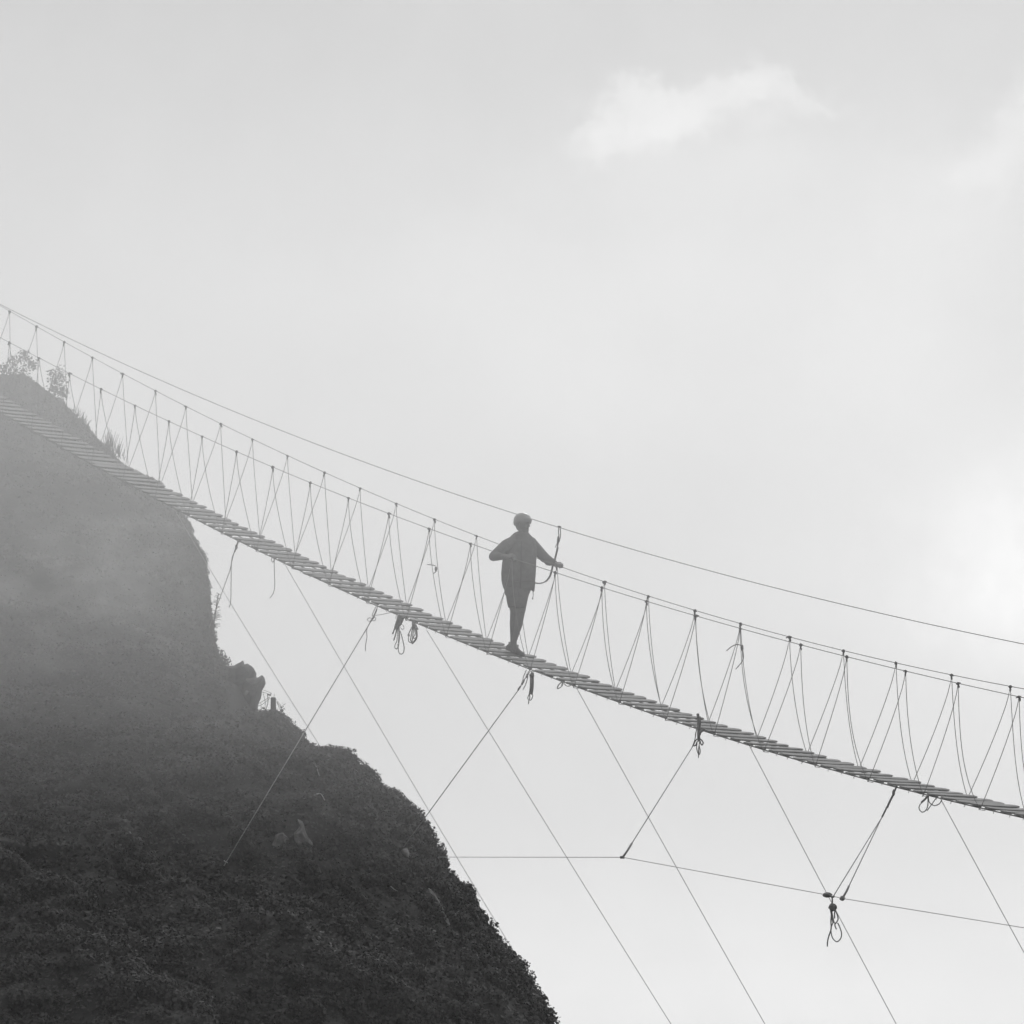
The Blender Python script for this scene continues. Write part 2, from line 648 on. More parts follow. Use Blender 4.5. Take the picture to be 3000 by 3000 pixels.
Nn = np.cross(C_ - A, B - A)
area = np.linalg.norm(Nn, axis=1)
Nn = Nn / (area[:, None] + 1e-9)
Nn[(Nn * ndir[ii * NP + jj]).sum(1) < 0] *= -1
px = pix(P)
ok = (px[:, 0] > -500) & (px[:, 0] < 2200) & (px[:, 1] > 900) & (px[:, 1] < 3500)
# leaf cover is thin on the misty upper slope's edge, thick lower down
clump = fbm(P * 1.1, 3, 21)
dens = np.clip(0.75 + 0.35 * clump, 0.25, 1)
ok &= rng.random(len(P)) < dens
P, Nn, clump, px = P[ok], Nn[ok], clump[ok], px[ok]
low = np.clip((px[:, 1] - 1750) / 500, 0, 1)
bare = np.zeros(len(P))
BARE = [(890, 2440, 32, 45), (835, 2475, 26, 35), (1190, 2505, 18, 18), (1290, 2670, 30, 75), (920, 2265, 10, 30), (1225, 2735, 40, 22), (735, 2030, 60, 60)]
for (u, v, a, b) in BARE:
    bare = np.maximum(bare, np.exp(-(((px[:, 0] - u) / a) ** 2 + ((px[:, 1] - v) / b) ** 2)))
crag_zone = (px[:, 0] > 655) & (px[:, 0] < 785) & (px[:, 1] > 1925) & (px[:, 1] < 2100)
keep = (rng.random(len(P)) > bare * 0.6) & ~(crag_zone & (rng.random(len(P)) < .96))
P, Nn, clump, low = P[keep], Nn[keep], clump[keep], low[keep]
size = (0.026 + 0.045 * rng.random(len(P)) ** 2) * (0.9 + 0.25 * low)
lift = (rng.random(len(P)) ** 1.5) * (0.015 + 0.06 * low * np.clip(0.5 + clump, 0.1, 1.3))
LV = [leaves(P + Nn * lift[:, None], Nn + np.array([0, -.2, .5]), size, 0.75)]
# low bushes of many sizes sitting in the scrub
NB = 5200
bi = rng.choice(len(P), NB, replace=False)
bs = (0.05 + 0.19 * rng.random(NB) ** 2.0) * (0.42 + 0.58 * low[bi])
edge = np.array([rnd.random() for _ in range(NB)])
cnt = np.clip((120 * (bs / .12) ** 2), 14, 420).astype(int)
own = np.repeat(np.arange(NB), cnt)
dirs = rng.normal(size=(len(own), 3))
dirs /= np.linalg.norm(dirs, axis=1)[:, None]
nb = Nn[bi][own] * .8 + np.array([0, -.1, .45])
flip = (dirs * nb).sum(1) < -.15
dirs[flip] *= -1
rr = bs[own] * (0.55 + 0.5 * rng.random(len(own)) ** .6)
BPs = P[bi][own] + dirs * rr[:, None] * np.array([1, 1, .85])
LV.append(leaves(BPs, dirs + nb * .5, (0.020 + 0.035 * rng.random(len(own)) ** 1.5) * (.7 + .4 * low[bi][own]), .8))
print('leaves', sum(len(x) for x in LV) // 4)
cover = quads_mesh('ground_cover', np.concatenate(LV), M_leaf)
tag(cover, 'low dark leafy scrub covering the whole misty hillside', 'ground cover', kind='stuff')

# ------------------------------------------------------------------ mist lying over the upper slope and the bridge, and thin air haze
def outward(o):
    """a volume needs all its faces turned outwards"""
    bm = bmesh.new()
    bm.from_mesh(o.data)
    bmesh.ops.recalc_face_normals(bm, faces=bm.faces)
    bm.to_mesh(o.data)
    bm.free()


gx, gy = np.linspace(-60, 60, 41), np.linspace(6, 112, 36)
X, Y = np.meshgrid(gx, gy, indexing='ij')
pts = np.stack([X.ravel(), Y.ravel(), np.zeros(X.size)], 1)
nx, ny = len(gx), len(gy)
nn = nx * ny
MF = []
for i in range(nx - 1):
    for j in range(ny - 1):
        a = i * ny + j
        MF.append((a, a + 1, a + ny + 1, a + ny))
        MF.append(tuple(q + nn for q in (a, a + ny, a + ny + 1, a + 1)))
for i in range(nx - 1):
    for j in (0, ny - 1):
        a = i * ny + j
        q = (a, a + ny, a + ny + nn, a + nn)
        MF.append(q if j == 0 else q[::-1])
for j in range(ny - 1):
    for i in (0, nx - 1):
        a = i * ny + j
        q = (a, a + nn, a + nn + 1, a + 1)
        MF.append(q if i == 0 else q[::-1])
# the mist thickens upward: each bank starts higher than the one before, its underside gently rolling
for k, (z0, dens, roll) in enumerate([(3.2, .0042, .35), (4.2, .0024, .5), (5.2, .0052, .6)]):
    bot, topp = pts.copy(), pts.copy()
    bot[:, 2] = z0 + roll * fbm(pts * np.array([.13, .03, 1]) + k * 7.3, 2, 40 + k)
    topp[:, 2] = 19 - k * .5
    for q in (bot, topp):                                   # no two banks share a wall
        q[:, 0] *= 1 - .03 * k
        q[:, 1] = 59 + (q[:, 1] - 59) * (1 - .03 * k)
    m = MB()
    m.add(np.vstack([bot, topp]), MF)
    mist = m.build('mist', volume('mist_air', dens, 1.0, 0.4))
    outward(mist)
    tag(mist, 'pale mist hanging over the upper hillside and the bridge', 'mist', 'banks of mist', kind='stuff')

# torn wisps drifting close in front of the slope
for (u, v, ahead, half, dens, seed) in [(250, 1765, 2.0, (2.3, 1.3, 1.35), .22, 3.0), (110, 2010, 1.8, (2.2, 1.3, 1.0), .10, 8.0), (420, 1600, 1.8, (1.6, 1.2, 1.1), .13, 15.0)]:
    h0, _ = hit(u, v)
    vm = bpy.data.materials.new('wisp_air')
    vm.use_nodes = True
    t = vm.node_tree
    t.nodes.clear()
    oo = nd(t, 'ShaderNodeOutputMaterial')
    pv = nd(t, 'ShaderNodeVolumePrincipled')
    pv.inputs['Color'].default_value = (1, 1, 1, 1)
    pv.inputs['Anisotropy'].default_value = 0.4
    t.links.new(pv.outputs[0], oo.inputs['Volume'])
    co = nd(t, 'ShaderNodeTexCoord')
    ln = nd(t, 'ShaderNodeVectorMath', operation='DIVIDE')
    t.links.new(co.outputs['Object'], ln.inputs[0])
    ln.inputs[1].default_value = half
    le = nd(t, 'ShaderNodeVectorMath', operation='LENGTH')
    t.links.new(ln.outputs[0], le.inputs[0])
    fall = mrange(t, le.outputs['Value'], 0.15, 1.0, 1.0, 0.0)
    mp = nd(t, 'ShaderNodeMapping')
    mp.inputs['Location'].default_value = (seed, seed, seed)
    mp.inputs['Rotation'].default_value = (0, 0.6, 0)
    mp.inputs['Scale'].default_value = (.9, .5, 1.5)
    t.links.new(co.outputs['Object'], mp.inputs[0])
    nz_ = noise(t, mp.outputs[0], 1.0, 4, .6)
    dn = mth(t, 'MULTIPLY', mth(t, 'MULTIPLY', mrange(t, nz_.outputs['Fac'], 0.38, 0.72, 0, 1), fall), dens)
    t.links.new(dn, pv.inputs['Density'])
    m = MB()
    m.ball((0, 0, 0), 1.0, half, seg=20, rings=12)
    c0 = h0 + np.array([0, -ahead, 0])
    wisp = m.build('mist', vm)
    wisp.location = c0
    outward(wisp)
    tag(wisp, 'torn wisps of mist drifting in front of the hillside', 'mist', 'torn wisps of mist', kind='stuff')

m = MB()
hx = [(-640, 640), (-600, 680), (-3.4, 46)]
V = [(x, y, z) for x in hx[0] for y in hx[1] for z in hx[2]]
m.add(V, [(0, 1, 3, 2), (4, 6, 7, 5), (0, 4, 5, 1), (2, 3, 7, 6), (0, 2, 6, 4), (1, 5, 7, 3)])
haze = m.build('haze', volume('haze_air', 0.00062, 0.98, 0.35), smooth=False)
outward(haze)
tag(haze, 'thin even haze in the air', 'haze', kind='stuff')

# ------------------------------------------------------------------ the rope bridge
bridge = empty('rope_bridge', bp(-50, BW / 2, zd(-50)))
tag(bridge, 'long plank and rope footbridge sloping down from the misty hill, with a walker on it', 'bridge')
PITCH_S = 0.9886 / 4
S0 = -38.696
T = 0.019


def plank_mesh(k):
    """board along x (across the bridge), 0.2 wide, rounded ends, a little crooked"""
    L, Wd = BW + rnd.uniform(-.035, .035), 0.148 + rnd.uniform(-.012, .012)
    xs = np.array([0, .018, .05, .11, .3, .5, .7, .89, .95, .982, 1.0])
    prof = np.array([.50, .66, .80, .96, 1, .97, 1, .96, .80, .64, .46])
    V, F = [], []
    bend = rnd.uniform(-.006, .006)
    for x, p in zip(xs, prof):
        hw = Wd / 2 * p * (1 + rnd.uniform(-.025, .025))
        zo = bend * math.sin(math.pi * x)
        b = .004
        ring = [(-hw, -b), (-hw + b, 0), (hw - b, 0), (hw, -b), (hw, -T + b), (hw - b, -T), (-hw + b, -T), (-hw, -T + b)]
        for y, z in ring:
            V.append(((x - .5) * L, y, z + zo))
    n = 8
    for i in range(len(xs) - 1):
        for q in range(n):
            F.append((i * n + q, (i + 1) * n + q, (i + 1) * n + (q + 1) % n, i * n + (q + 1) % n))
    F.append(tuple(range(n)))
    F.append(tuple((len(xs) - 1) * n + q for q in range(n - 1, -1, -1)))
    mb = MB()
    mb.add(V, F)
    me = mb.mesh('plank', smooth=False)
    me.materials.append(M_wood)
    return me


plank_meshes = [plank_mesh(k) for k in range(9)]


def lash_mesh():
    mb = MB()
    mb.ball((0, .05, -T - .010), .013, (1.2, 1, .9), seg=7, rings=5, jit=.2)
    mb.tube([(-.004, .06, -T - .008), (.0, .0, -T - .014), (.004, -.06, -T - .008)], .007, 5)
    mb.tube([(.0, .05, -T - .01), (.012, .055, -T - .03), (.010, .05, -T - .042)], .004, 4)
    me = mb.mesh('lashing')
    me.materials.append(M_rope)
    return me


lash = lash_mesh()


def frame_at(s):
    sl = float(np.polyder(P_DECK)(s + 50))
    t = UV + np.array([0, 0, sl])
    t /= np.linalg.norm(t)
    nz = np.cross(NV, t)
    if nz[2] < 0:
        nz = -nz
    return NV, t, nz


n_lo, n_hi = -1, 0
planks = []
for k in range(-3, 97):
    s = S0 - PITCH_S * (k + 0.5)
    ax, t, nz = frame_at(s)
    tilt = rnd.gauss(0, .02)
    t2 = t * math.cos(tilt) + nz * math.sin(tilt)
    n2 = np.cross(ax, t2)
    if n2[2] < 0:
        n2 = -n2
    yaw = rnd.gauss(0, .018)
    a2 = ax * math.cos(yaw) + t2 * math.sin(yaw)
    t2 = t2 * math.cos(yaw) - ax * math.sin(yaw)
    o = bpy.data.objects.new('plank', plank_meshes[k % 9 if rnd.random() < .6 else rnd.randrange(9)])
    COL.objects.link(o)
    o.parent = bridge
    pos = bp(s, BW / 2 + rnd.gauss(0, .008), zd(s) + rnd.gauss(0, .004)) - np.array(bridge.location)
    Mx = Matrix(np.column_stack([-a2, t2, np.cross(-a2, t2)]).tolist()).to_4x4()
    Mx.translation = Vector(pos)
    o.matrix_local = Mx
    planks.append(o)
    for dx in (-BW / 2 + .075, BW / 2 - .075):
        l = bpy.data.objects.new('lashing', lash)
        COL.objects.link(l)
        l.parent = o
        l.location = (dx, 0, 0)
# planks past both ends of the stretch in the photo
m = MB()
for k in list(range(-18, -3)) + list(range(97, 112)):
    s = S0 - PITCH_S * (k + 0.5)
    ax, t, nz = frame_at(s)
    v = np.array([x.co for x in plank_meshes[k % 9].vertices])
    c0 = bp(s, BW / 2, zd(s))
    m.add(c0 + v[:, :1] * ax + v[:, 1:2] * t + v[:, 2:] * nz, [tuple(p.vertices) for p in plank_meshes[k % 9].polygons])
tag(m.build('plank', M_wood, bridge, smooth=False), kind='stuff')

ss = np.linspace(-66.5, -34.3, 130)
for d in (.035, .225, .405, .59):
    m = MB()
    m.tube([bp(s, d, zd(s) - T - .009) for s in ss], .008, 6)
    m.build('deck_cable', M_cable, bridge)
m = MB()
m.tube([bp(s, BW - .02, float(P_FAR(s + 50))) for s in ss], .0046, 6)
m.build('hand_cable', M_cable, bridge)
m = MB()
m.tube([bp(s, .02, float(P_NEAR(s + 50))) for s in ss], .0046, 6)
m.build('hand_cable', M_cable, bridge)

FARK = [-65.4, -64.4, -63.42, -62.484, -61.544, -60.608, -59.631, -58.6, -57.665, -56.624, -55.699, -54.707, -53.684, -52.732, -51.792, -50.823, -49.778, -48.826,
        -47.877, -46.812, -45.85, -44.86, -43.922, -42.947, -41.903, -40.922, -39.915, -38.887, -37.9, -36.9, -35.9]
NEARK = [-65.3, -64.3, -63.26, -62.251, -61.236, -60.226, -59.211, -58.141, -57.105, -56.12, -55.124, -54.106, -53.077, -52.064, -51.025, -50.017, -49.012, -48.037,
         -47.043, -46.008, -45.05, -44.023, -43.123, -41.943, -41.072, -39.997, -39.07, -38.029, -37.0, -36.0, -35.0]


def knot_mesh():
    mb = MB()
    mb.ball((0, 0, 0), .020, (1.15, 1.1, .9), seg=8, rings=6, jit=.2)
    mb.ball((.005, 0, -.03), .012, (1, 1, 2.0), seg=7, rings=6, jit=.2)
    mb.tube([(.0, .0, .0), (-.02, .005, .004), (-.032, .0, -.008)], .006, 5)
    me = mb.mesh('knot')
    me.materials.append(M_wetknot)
    return me


knot = knot_mesh()
for side, ks, poly, d in ((1, FARK, P_FAR, BW - .025), (0, NEARK, P_NEAR, .025)):
    for sk in ks:
        f0 = S0 - 0.9886 * math.ceil((S0 - (sk - 0.1)) / 0.9886 - 1e-6)
        f1 = f0 + 0.9886
        zk = float(poly(sk + 50))
        near_end = np.clip((sk + 62) / 24, 0, 1)
        p_r = (1.25 + 1.7 * near_end ** 1.5) if f1 - sk > .12 else 1.1
        p_r *= rnd.uniform(.9, 1.12)
        p_l = 1.05 + .12 * near_end + rnd.uniform(-.02, .05)
        tv = np.linspace(0, 1, 15)
        zl, zr = zd(f0) - .015, zd(f1) - .015
        out = -.02 if side == 0 else .02                       # the ropes hang just outside the plank ends
        L = [bp(sk + (f0 - sk) * x ** p_l, d + out * x, zk - .03 * min(x * 8, 1) + (zl - zk + .03 * 0) * x) for x in tv]
        Rr = [bp(sk + (f1 - sk) * x ** p_r + .02 * math.sin(math.pi * x) * (x < 1), d + out * x, zk - .03 * min(x * 8, 1) + (zr - zk) * x) for x in tv]
        under = [bp(f0, d + .05 * (1 if side == 0 else -1), zl - .035)]
        under2 = [bp(f1, d + .05 * (1 if side == 0 else -1), zr - .035)]
        m = MB()
        m.tube(np.array(under + L[::-1] + Rr[1:] + under2), .0043, 5)
        so = m.build('suspender_rope', M_rope, bridge)
        ko = bpy.data.objects.new('knot', knot)
        COL.objects.link(ko)
        ko.parent = so
        ko.location = Vector(bp(sk, d, zk - .004)) - Vector(bridge.location)
        ko.rotation_euler = (rnd.uniform(-.35, .35), rnd.uniform(-.35, .35), rnd.uniform(0, 6))
        ko.scale = [rnd.uniform(.75, 1.25) for _ in range(3)]


def strands(m, lines, d, r=.0068, sides=6, jit=0.0, sm=6):
    """ropes given as (list of points on the upright plane at d, radius)"""
    for ln in lines:
        pts, rr = (ln[0], ln[1]) if isinstance(ln, tuple) and not np.isscalar(ln[0]) and np.isscalar(ln[1]) else (ln, r)
        P3 = [on_side(u, v, d + rnd.uniform(-jit, jit)) for u, v in pts]
        m.tube(smoothline(P3, sm), rr, sides)


# loose tails knotted to the hanging ropes: part of the bridge
for lines, blob_at in (([[(1252, 1654), (1264, 1655), (1275, 1657)], [(1277, 1660), (1277, 1674), (1270, 1680)]], (1277, 1667)),
                       ([[(2129, 1906), (2144, 1894), (2160, 1888), (2173, 1892)], [(2174, 1895), (2178, 1920), (2174, 1938), (2156, 1960)]], (2174, 1898))):
    m = MB()
    strands(m, lines, BW - .02, .006)
    m.ball(on_side(*blob_at, BW - .02), .022, (.8, .8, 1.5), jit=.2)
    m.build('rope_tail', M_darkrope, bridge)

# ------------------------------------------------------------------ safety cable above the hand rails
m = MB()
m.tube([bp(s, BW, float(P_OVER(s + 50))) for s in np.linspace(-67, -34, 90)], .0050, 8)
tag(m.build('safety_cable', M_cable), 'single pale cable stretched above the bridge hand ropes, the walker is clipped to it', 'cable')


# ------------------------------------------------------------------ ropes that tie the bridge down to the hill and to the lower cable
def tie(name, lines, balls, d, label, extra=None, matl=None, group=None, cat='rope'):
    m = MB()
    strands(m, lines, d, .0056)
    for (u, v, r, st) in balls:
        m.ball(on_side(u, v, d), r, (.8, .8, st), jit=.2, seg=8, rings=6)
    if extra:
        for pts, r in extra:
            m.tube(pts, r, 6)
    return tag(m.build(name, matl or M_rope), label, cat, group)


DN = 0.0
GT = 'ropes tying the bridge down'
a = on_side(674, 1670, DN)
h, _ = hit(612, 1842)
tie('tie_rope', [[(698, 1583), (693, 1600), (684, 1625), (674, 1670)], [(690, 1610), (679, 1640), (677, 1700), (676, 1760), (671, 1780)], ([(699, 1583), (691, 1606), (687, 1618)], .011)],
    [(692, 1603, .022, 1.5), (697, 1588, .016, 1.3)], DN, 'short thin rope with a loose tail tied from the bridge to the steep upper hillside', [([a, h], .0052)], group=GT)
tie('rope_tail', [[(803, 1636), (804, 1680), (805, 1715), (801, 1737), (791, 1752)], [(798, 1632), (795, 1640), (799, 1647), (803, 1641), (801, 1633)]], [], DN,
    'single loose rope end dangling straight down under the upper bridge deck')
a = on_side(1074, 1842, DN)
h, _ = hit(661, 2545)
h = h + np.array([0, -.35, .02])
e1 = [a, h]
hb = at_depth(667, 2528, h[1] - .02)
tie('tie_rope', [[(1106, 1778), (1098, 1800), (1088, 1818), (1074, 1842)], [(1102, 1776), (1093, 1795), (1091, 1805)], [(1090, 1812), (1078, 1835), (1074, 1850), (1075, 1866), (1071, 1890), (1071, 1907)],
                 [(1096, 1805), (1101, 1813), (1096, 1819), (1090, 1815)], [(1090, 1812), (1082, 1810), (1076, 1815), (1081, 1820), (1088, 1817)], ([(1099, 1803), (1120, 1800), (1146, 1794)], .004),
                 ([(1104, 1785), (1095, 1806), (1087, 1820)], .010)],
    [(1094, 1808, .018, 1.3)], DN, 'long pale tie rope running far down the dark hillside from the bridge', [(e1, .0072), ([hb, hb + np.array([-.05, 0, .03])], .006)], matl=M_guy, group=GT)
a = on_side(1519, 2021, DN)
h, _ = hit(1186, 2487)
h = h + np.array([0, -.55, 0])
tie('tie_rope', [[(1549, 1966), (1543, 1980), (1532, 1999), (1519, 2021)], [(1542, 1963), (1534, 1982), (1531, 1995)], ([(1546, 1985), (1541, 2002), (1533, 2020)], .0055), ([(1535, 1992), (1529, 2005)], .014), ([(1525, 2010), (1518, 2021)], .012),
                 [(1552, 1968), (1546, 1978)]],
    [(1544, 1981, .022, 1.2)], DN, 'knotted tie rope from under the walker down to the pale boulder on the slope', [([a, h], .0062)], matl=M_guy, group=GT)

# lower wind cable and the ropes to it
YC0 = 55.5
hc, _ = hit(1283, 2511)
WCAB = [hc, at_depth(1824.5, 2511.5, 51.5), at_depth(2424, 2622, 48.6), at_depth(2468, 2632, 48.4), at_depth(3000, 2718, 45.8), at_depth(3700, 2800, 42.5), at_depth(5200, 2900, 36)]
m = MB()
m.tube(WCAB, .0042, 6)
tag(m.build('wind_cable', M_guy), 'pale lower cable stretched below the bridge from the hill edge, ropes tied to it', 'cable')
a = on_side(2030, 2186, DN)
q1, q2 = at_depth(1851, 2471, WCAB[1][1] + .3), WCAB[1]
tie('tie_rope', [[(2041, 2132), (2037, 2160), (2034, 2172), (2029, 2186)]], [], DN, 'tie rope from the draped rope bundle to the bend of the lower cable',
    [([a, q1], .0054), ([q1, (q1 + q2) / 2 + np.array([.004, 0, 0]), q2], .0125), ([q2 - np.array([.03, 0, 0]), q2 + np.array([.02, 0, 0])], .017)], group=GT)
a = on_side(2584, 2394, DN)
q3, q4 = at_depth(2487, 2596, 48.6), WCAB[3]
tie('tie_rope', [([(2627, 2303), (2620, 2320), (2616, 2331)], .010), ([(2616, 2330), (2606, 2350), (2599, 2366)], .012), ([(2599, 2363), (2591, 2380), (2584, 2394)], .010)],
    [(2618, 2322, .024, 1.4), (2627, 2303, .016, 1)], DN, 'forked tie rope splitting in two between the bridge and the lower cable',
    [([a, at_depth(2442, 2625, 48.5)], .0052), ([a, q3], .0052), ([q3, (q3 * .6 + q4 * .4) + np.array([.004, 0, 0]), q4], .0115)], group=GT)
m = MB()
kk = WCAB[2]
m.ball(kk, .032, (1.5, 1, .8), jit=.2)
m.ball(WCAB[3], .027, (1.1, 1, .9), jit=.2)
YB = kk[1] - .03


def zz(lines, Y, r):
    for pts, rr in lines:
        m.tube(smoothline([at_depth(2350 + u / 7.73, 2550 + v / 7.73, Y + rnd.uniform(-.015, .015)) for u, v in pts], 6), rr, 6)


zz([([(500, 550), (580, 540), (680, 600), (735, 580)], .012), ([(680, 600), (683, 690), (678, 790)], .009),
    ([(650, 850), (665, 960), (690, 1090), (712, 1185)], .012), ([(745, 880), (735, 980), (735, 1085)], .008),
    ([(755, 900), (800, 1020), (812, 1110), (765, 1195), (740, 1210)], .007), ([(740, 1180), (745, 1260), (778, 1335)], .007),
    ([(640, 880), (660, 1000), (652, 1150), (655, 1330), (600, 1500), (575, 1620), (572, 1720)], .0075),
    ([(700, 1180), (660, 1290), (655, 1390), (690, 1530), (785, 1615), (870, 1545), (893, 1430), (850, 1280), (805, 1190)], .0065)], YB, .006)
m.ball(at_depth(2350 + 695 / 7.73, 2550 + 835 / 7.73, YB), .042, (1.05, .9, .95), jit=.2)
tag(m.build('rope_bundle', M_rope), 'looped rope bundle hanging under the knot on the lower cable', 'rope bundle', 'rope bundles hanging from the bridge')


# ------------------------------------------------------------------ bundles hanging under the deck
def bundle(lines, balls, label, d=-.03, group='rope bundles hanging from the bridge', name='rope_bundle', matl=None):
    m = MB()
    strands(m, lines, d, .0058, jit=.012)
    for (u, v, r, st) in balls:
        m.ball(on_side(u, v, d), r, (.9, .9, st), jit=.25, seg=9, rings=7)
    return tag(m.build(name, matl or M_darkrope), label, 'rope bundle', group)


def c7(u, v):
    return (1050 + u / 6.44, 1750 + v / 6.44)


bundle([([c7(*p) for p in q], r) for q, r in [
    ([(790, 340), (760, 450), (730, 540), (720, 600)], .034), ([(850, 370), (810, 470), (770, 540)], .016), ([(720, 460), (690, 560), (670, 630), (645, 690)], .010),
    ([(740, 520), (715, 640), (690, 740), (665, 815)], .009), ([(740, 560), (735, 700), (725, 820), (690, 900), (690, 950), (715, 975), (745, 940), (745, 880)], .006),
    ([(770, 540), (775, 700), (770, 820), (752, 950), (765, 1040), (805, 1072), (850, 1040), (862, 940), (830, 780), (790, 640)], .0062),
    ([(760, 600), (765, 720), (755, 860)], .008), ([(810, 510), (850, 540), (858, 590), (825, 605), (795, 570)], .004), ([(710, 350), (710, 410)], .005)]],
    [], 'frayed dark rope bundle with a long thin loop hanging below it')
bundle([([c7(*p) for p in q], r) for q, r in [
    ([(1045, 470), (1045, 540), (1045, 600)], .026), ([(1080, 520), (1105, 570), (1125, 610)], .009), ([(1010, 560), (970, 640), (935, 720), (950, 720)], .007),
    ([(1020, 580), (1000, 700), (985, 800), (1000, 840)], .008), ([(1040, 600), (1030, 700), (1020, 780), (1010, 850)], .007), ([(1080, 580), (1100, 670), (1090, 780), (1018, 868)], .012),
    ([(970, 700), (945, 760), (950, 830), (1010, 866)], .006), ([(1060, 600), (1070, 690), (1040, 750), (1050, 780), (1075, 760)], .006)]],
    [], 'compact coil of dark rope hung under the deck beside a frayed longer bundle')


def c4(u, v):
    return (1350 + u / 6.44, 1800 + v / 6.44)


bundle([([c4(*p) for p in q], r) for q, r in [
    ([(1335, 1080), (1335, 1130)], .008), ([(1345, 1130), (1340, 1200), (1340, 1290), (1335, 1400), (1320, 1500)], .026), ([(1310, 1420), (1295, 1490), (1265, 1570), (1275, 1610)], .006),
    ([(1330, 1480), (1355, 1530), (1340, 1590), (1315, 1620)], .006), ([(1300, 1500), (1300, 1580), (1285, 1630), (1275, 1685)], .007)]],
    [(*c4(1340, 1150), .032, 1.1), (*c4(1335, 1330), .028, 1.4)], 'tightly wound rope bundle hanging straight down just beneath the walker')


def c8(u, v):
    return (1500 + u / 2.972, 1900 + v / 2.972)


bundle([([c8(*p) for p in q], r) for q, r in [
    ([(432, 290), (405, 318), (395, 345), (402, 350)], .007), ([(402, 350), (425, 335), (442, 315), (440, 292)], .006), ([(436, 292), (432, 325)], .005),
    ([(455, 305), (470, 322), (495, 327), (530, 310)], .0055)]], [], 'small loose loops of rope under the deck right of the walker', matl=M_rope, d=-.02)


def c9(u, v):
    return (1980 + u / 9.66, 2050 + v / 9.66)


bundle([([c9(*p) for p in q], r) for q, r in [
    ([(620, 400), (640, 560), (645, 760), (640, 1000), (650, 1180)], .018), ([(680, 480), (690, 640), (680, 800), (670, 1000), (665, 1180)], .011), ([(820, 830), (760, 870), (700, 920), (680, 980)], .014),
    ([(600, 820), (560, 950), (545, 1100), (510, 1240), (470, 1315)], .006), ([(600, 1110), (545, 1180), (500, 1285), (555, 1295), (600, 1200)], .008),
    ([(695, 1110), (750, 1170), (775, 1230), (735, 1280), (695, 1220), (690, 1160)], .008), ([(605, 1180), (590, 1310), (600, 1430), (640, 1550), (640, 1640)], .006),
    ([(670, 1200), (660, 1290), (690, 1440), (680, 1520), (655, 1560)], .006), ([(660, 1290), (650, 1380), (645, 1560)], .008)]],
    [(*c9(650, 650), .024, 1.6)], 'long rope bundle draped over the deck edge with small side loops', d=-.04)


def c6(u, v):
    return (2250 + u / 2.576, 2250 + v / 2.576)


bundle([([c6(*p) for p in q], r) for q, r in [
    ([(1208, 208), (1185, 235), (1160, 258)], .013), ([(1165, 255), (1143, 285), (1142, 312), (1165, 333), (1192, 318), (1206, 280), (1207, 215)], .006),
    ([(1200, 322), (1235, 275), (1268, 228)], .006), ([(1210, 215), (1216, 255), (1240, 278), (1265, 283), (1295, 268), (1312, 240)], .006)]],
    [(*c6(1208, 212), .014, 1)], 'open round rope loop with an arc beside it, under the lower right deck', matl=M_rope, d=-.02)

# ------------------------------------------------------------------ pale guy cables from the far side of the deck down to the ground
GUYS = [((509, 1490), (947, 2197), 66.4, 'uppermost pale guy cable, disappearing behind the bushy notch of the ridge'),
        ((834, 1652), (1532, 2829), 63.5, 'pale guy cable ending behind the spiky plants low on the ridge'),
        ((1250, 1846), (1972, 3000), 62, 'long pale guy cable starting below the deck between rope bundles and walker'),
        ((1690, 2017), (2247, 3000), 60, 'pale guy cable starting beside the small rope loops right of the walker'),
        ((2190, 2174), (2632, 3000), 55, 'pale guy cable passing behind the looped bundle on the lower cable'),
        ((2756, 2341), (3000, 2780), 52, 'short pale guy cable at the lower right corner of the view')]
for (u0, v0), (u1, v1), Y1, lab in GUYS:
    a = on_side(u0, v0, BW - .05)
    a[2] = min(a[2], a[2])
    b = at_depth(u1, v1, Y1)
    dr = (b - a)
    if v1 >= 2700 and u1 > 1600:
        b = a + dr * ((-1.75 - a[2]) / dr[2])            # down to its anchor in the valley ground
    else:
        b = b + dr / np.linalg.norm(dr) * 0.5
    m = MB()
    tv = np.linspace(0, 1, 14)[:, None]
    sag = np.array([0, 0, -1]) * (np.sin(math.pi * tv) * .05)
    m.tube(a + (b - a) * tv + sag, .0042, 6)
    tag(m.build('guy_cable', M_guy), lab, 'cable', 'guy cables below the bridge')


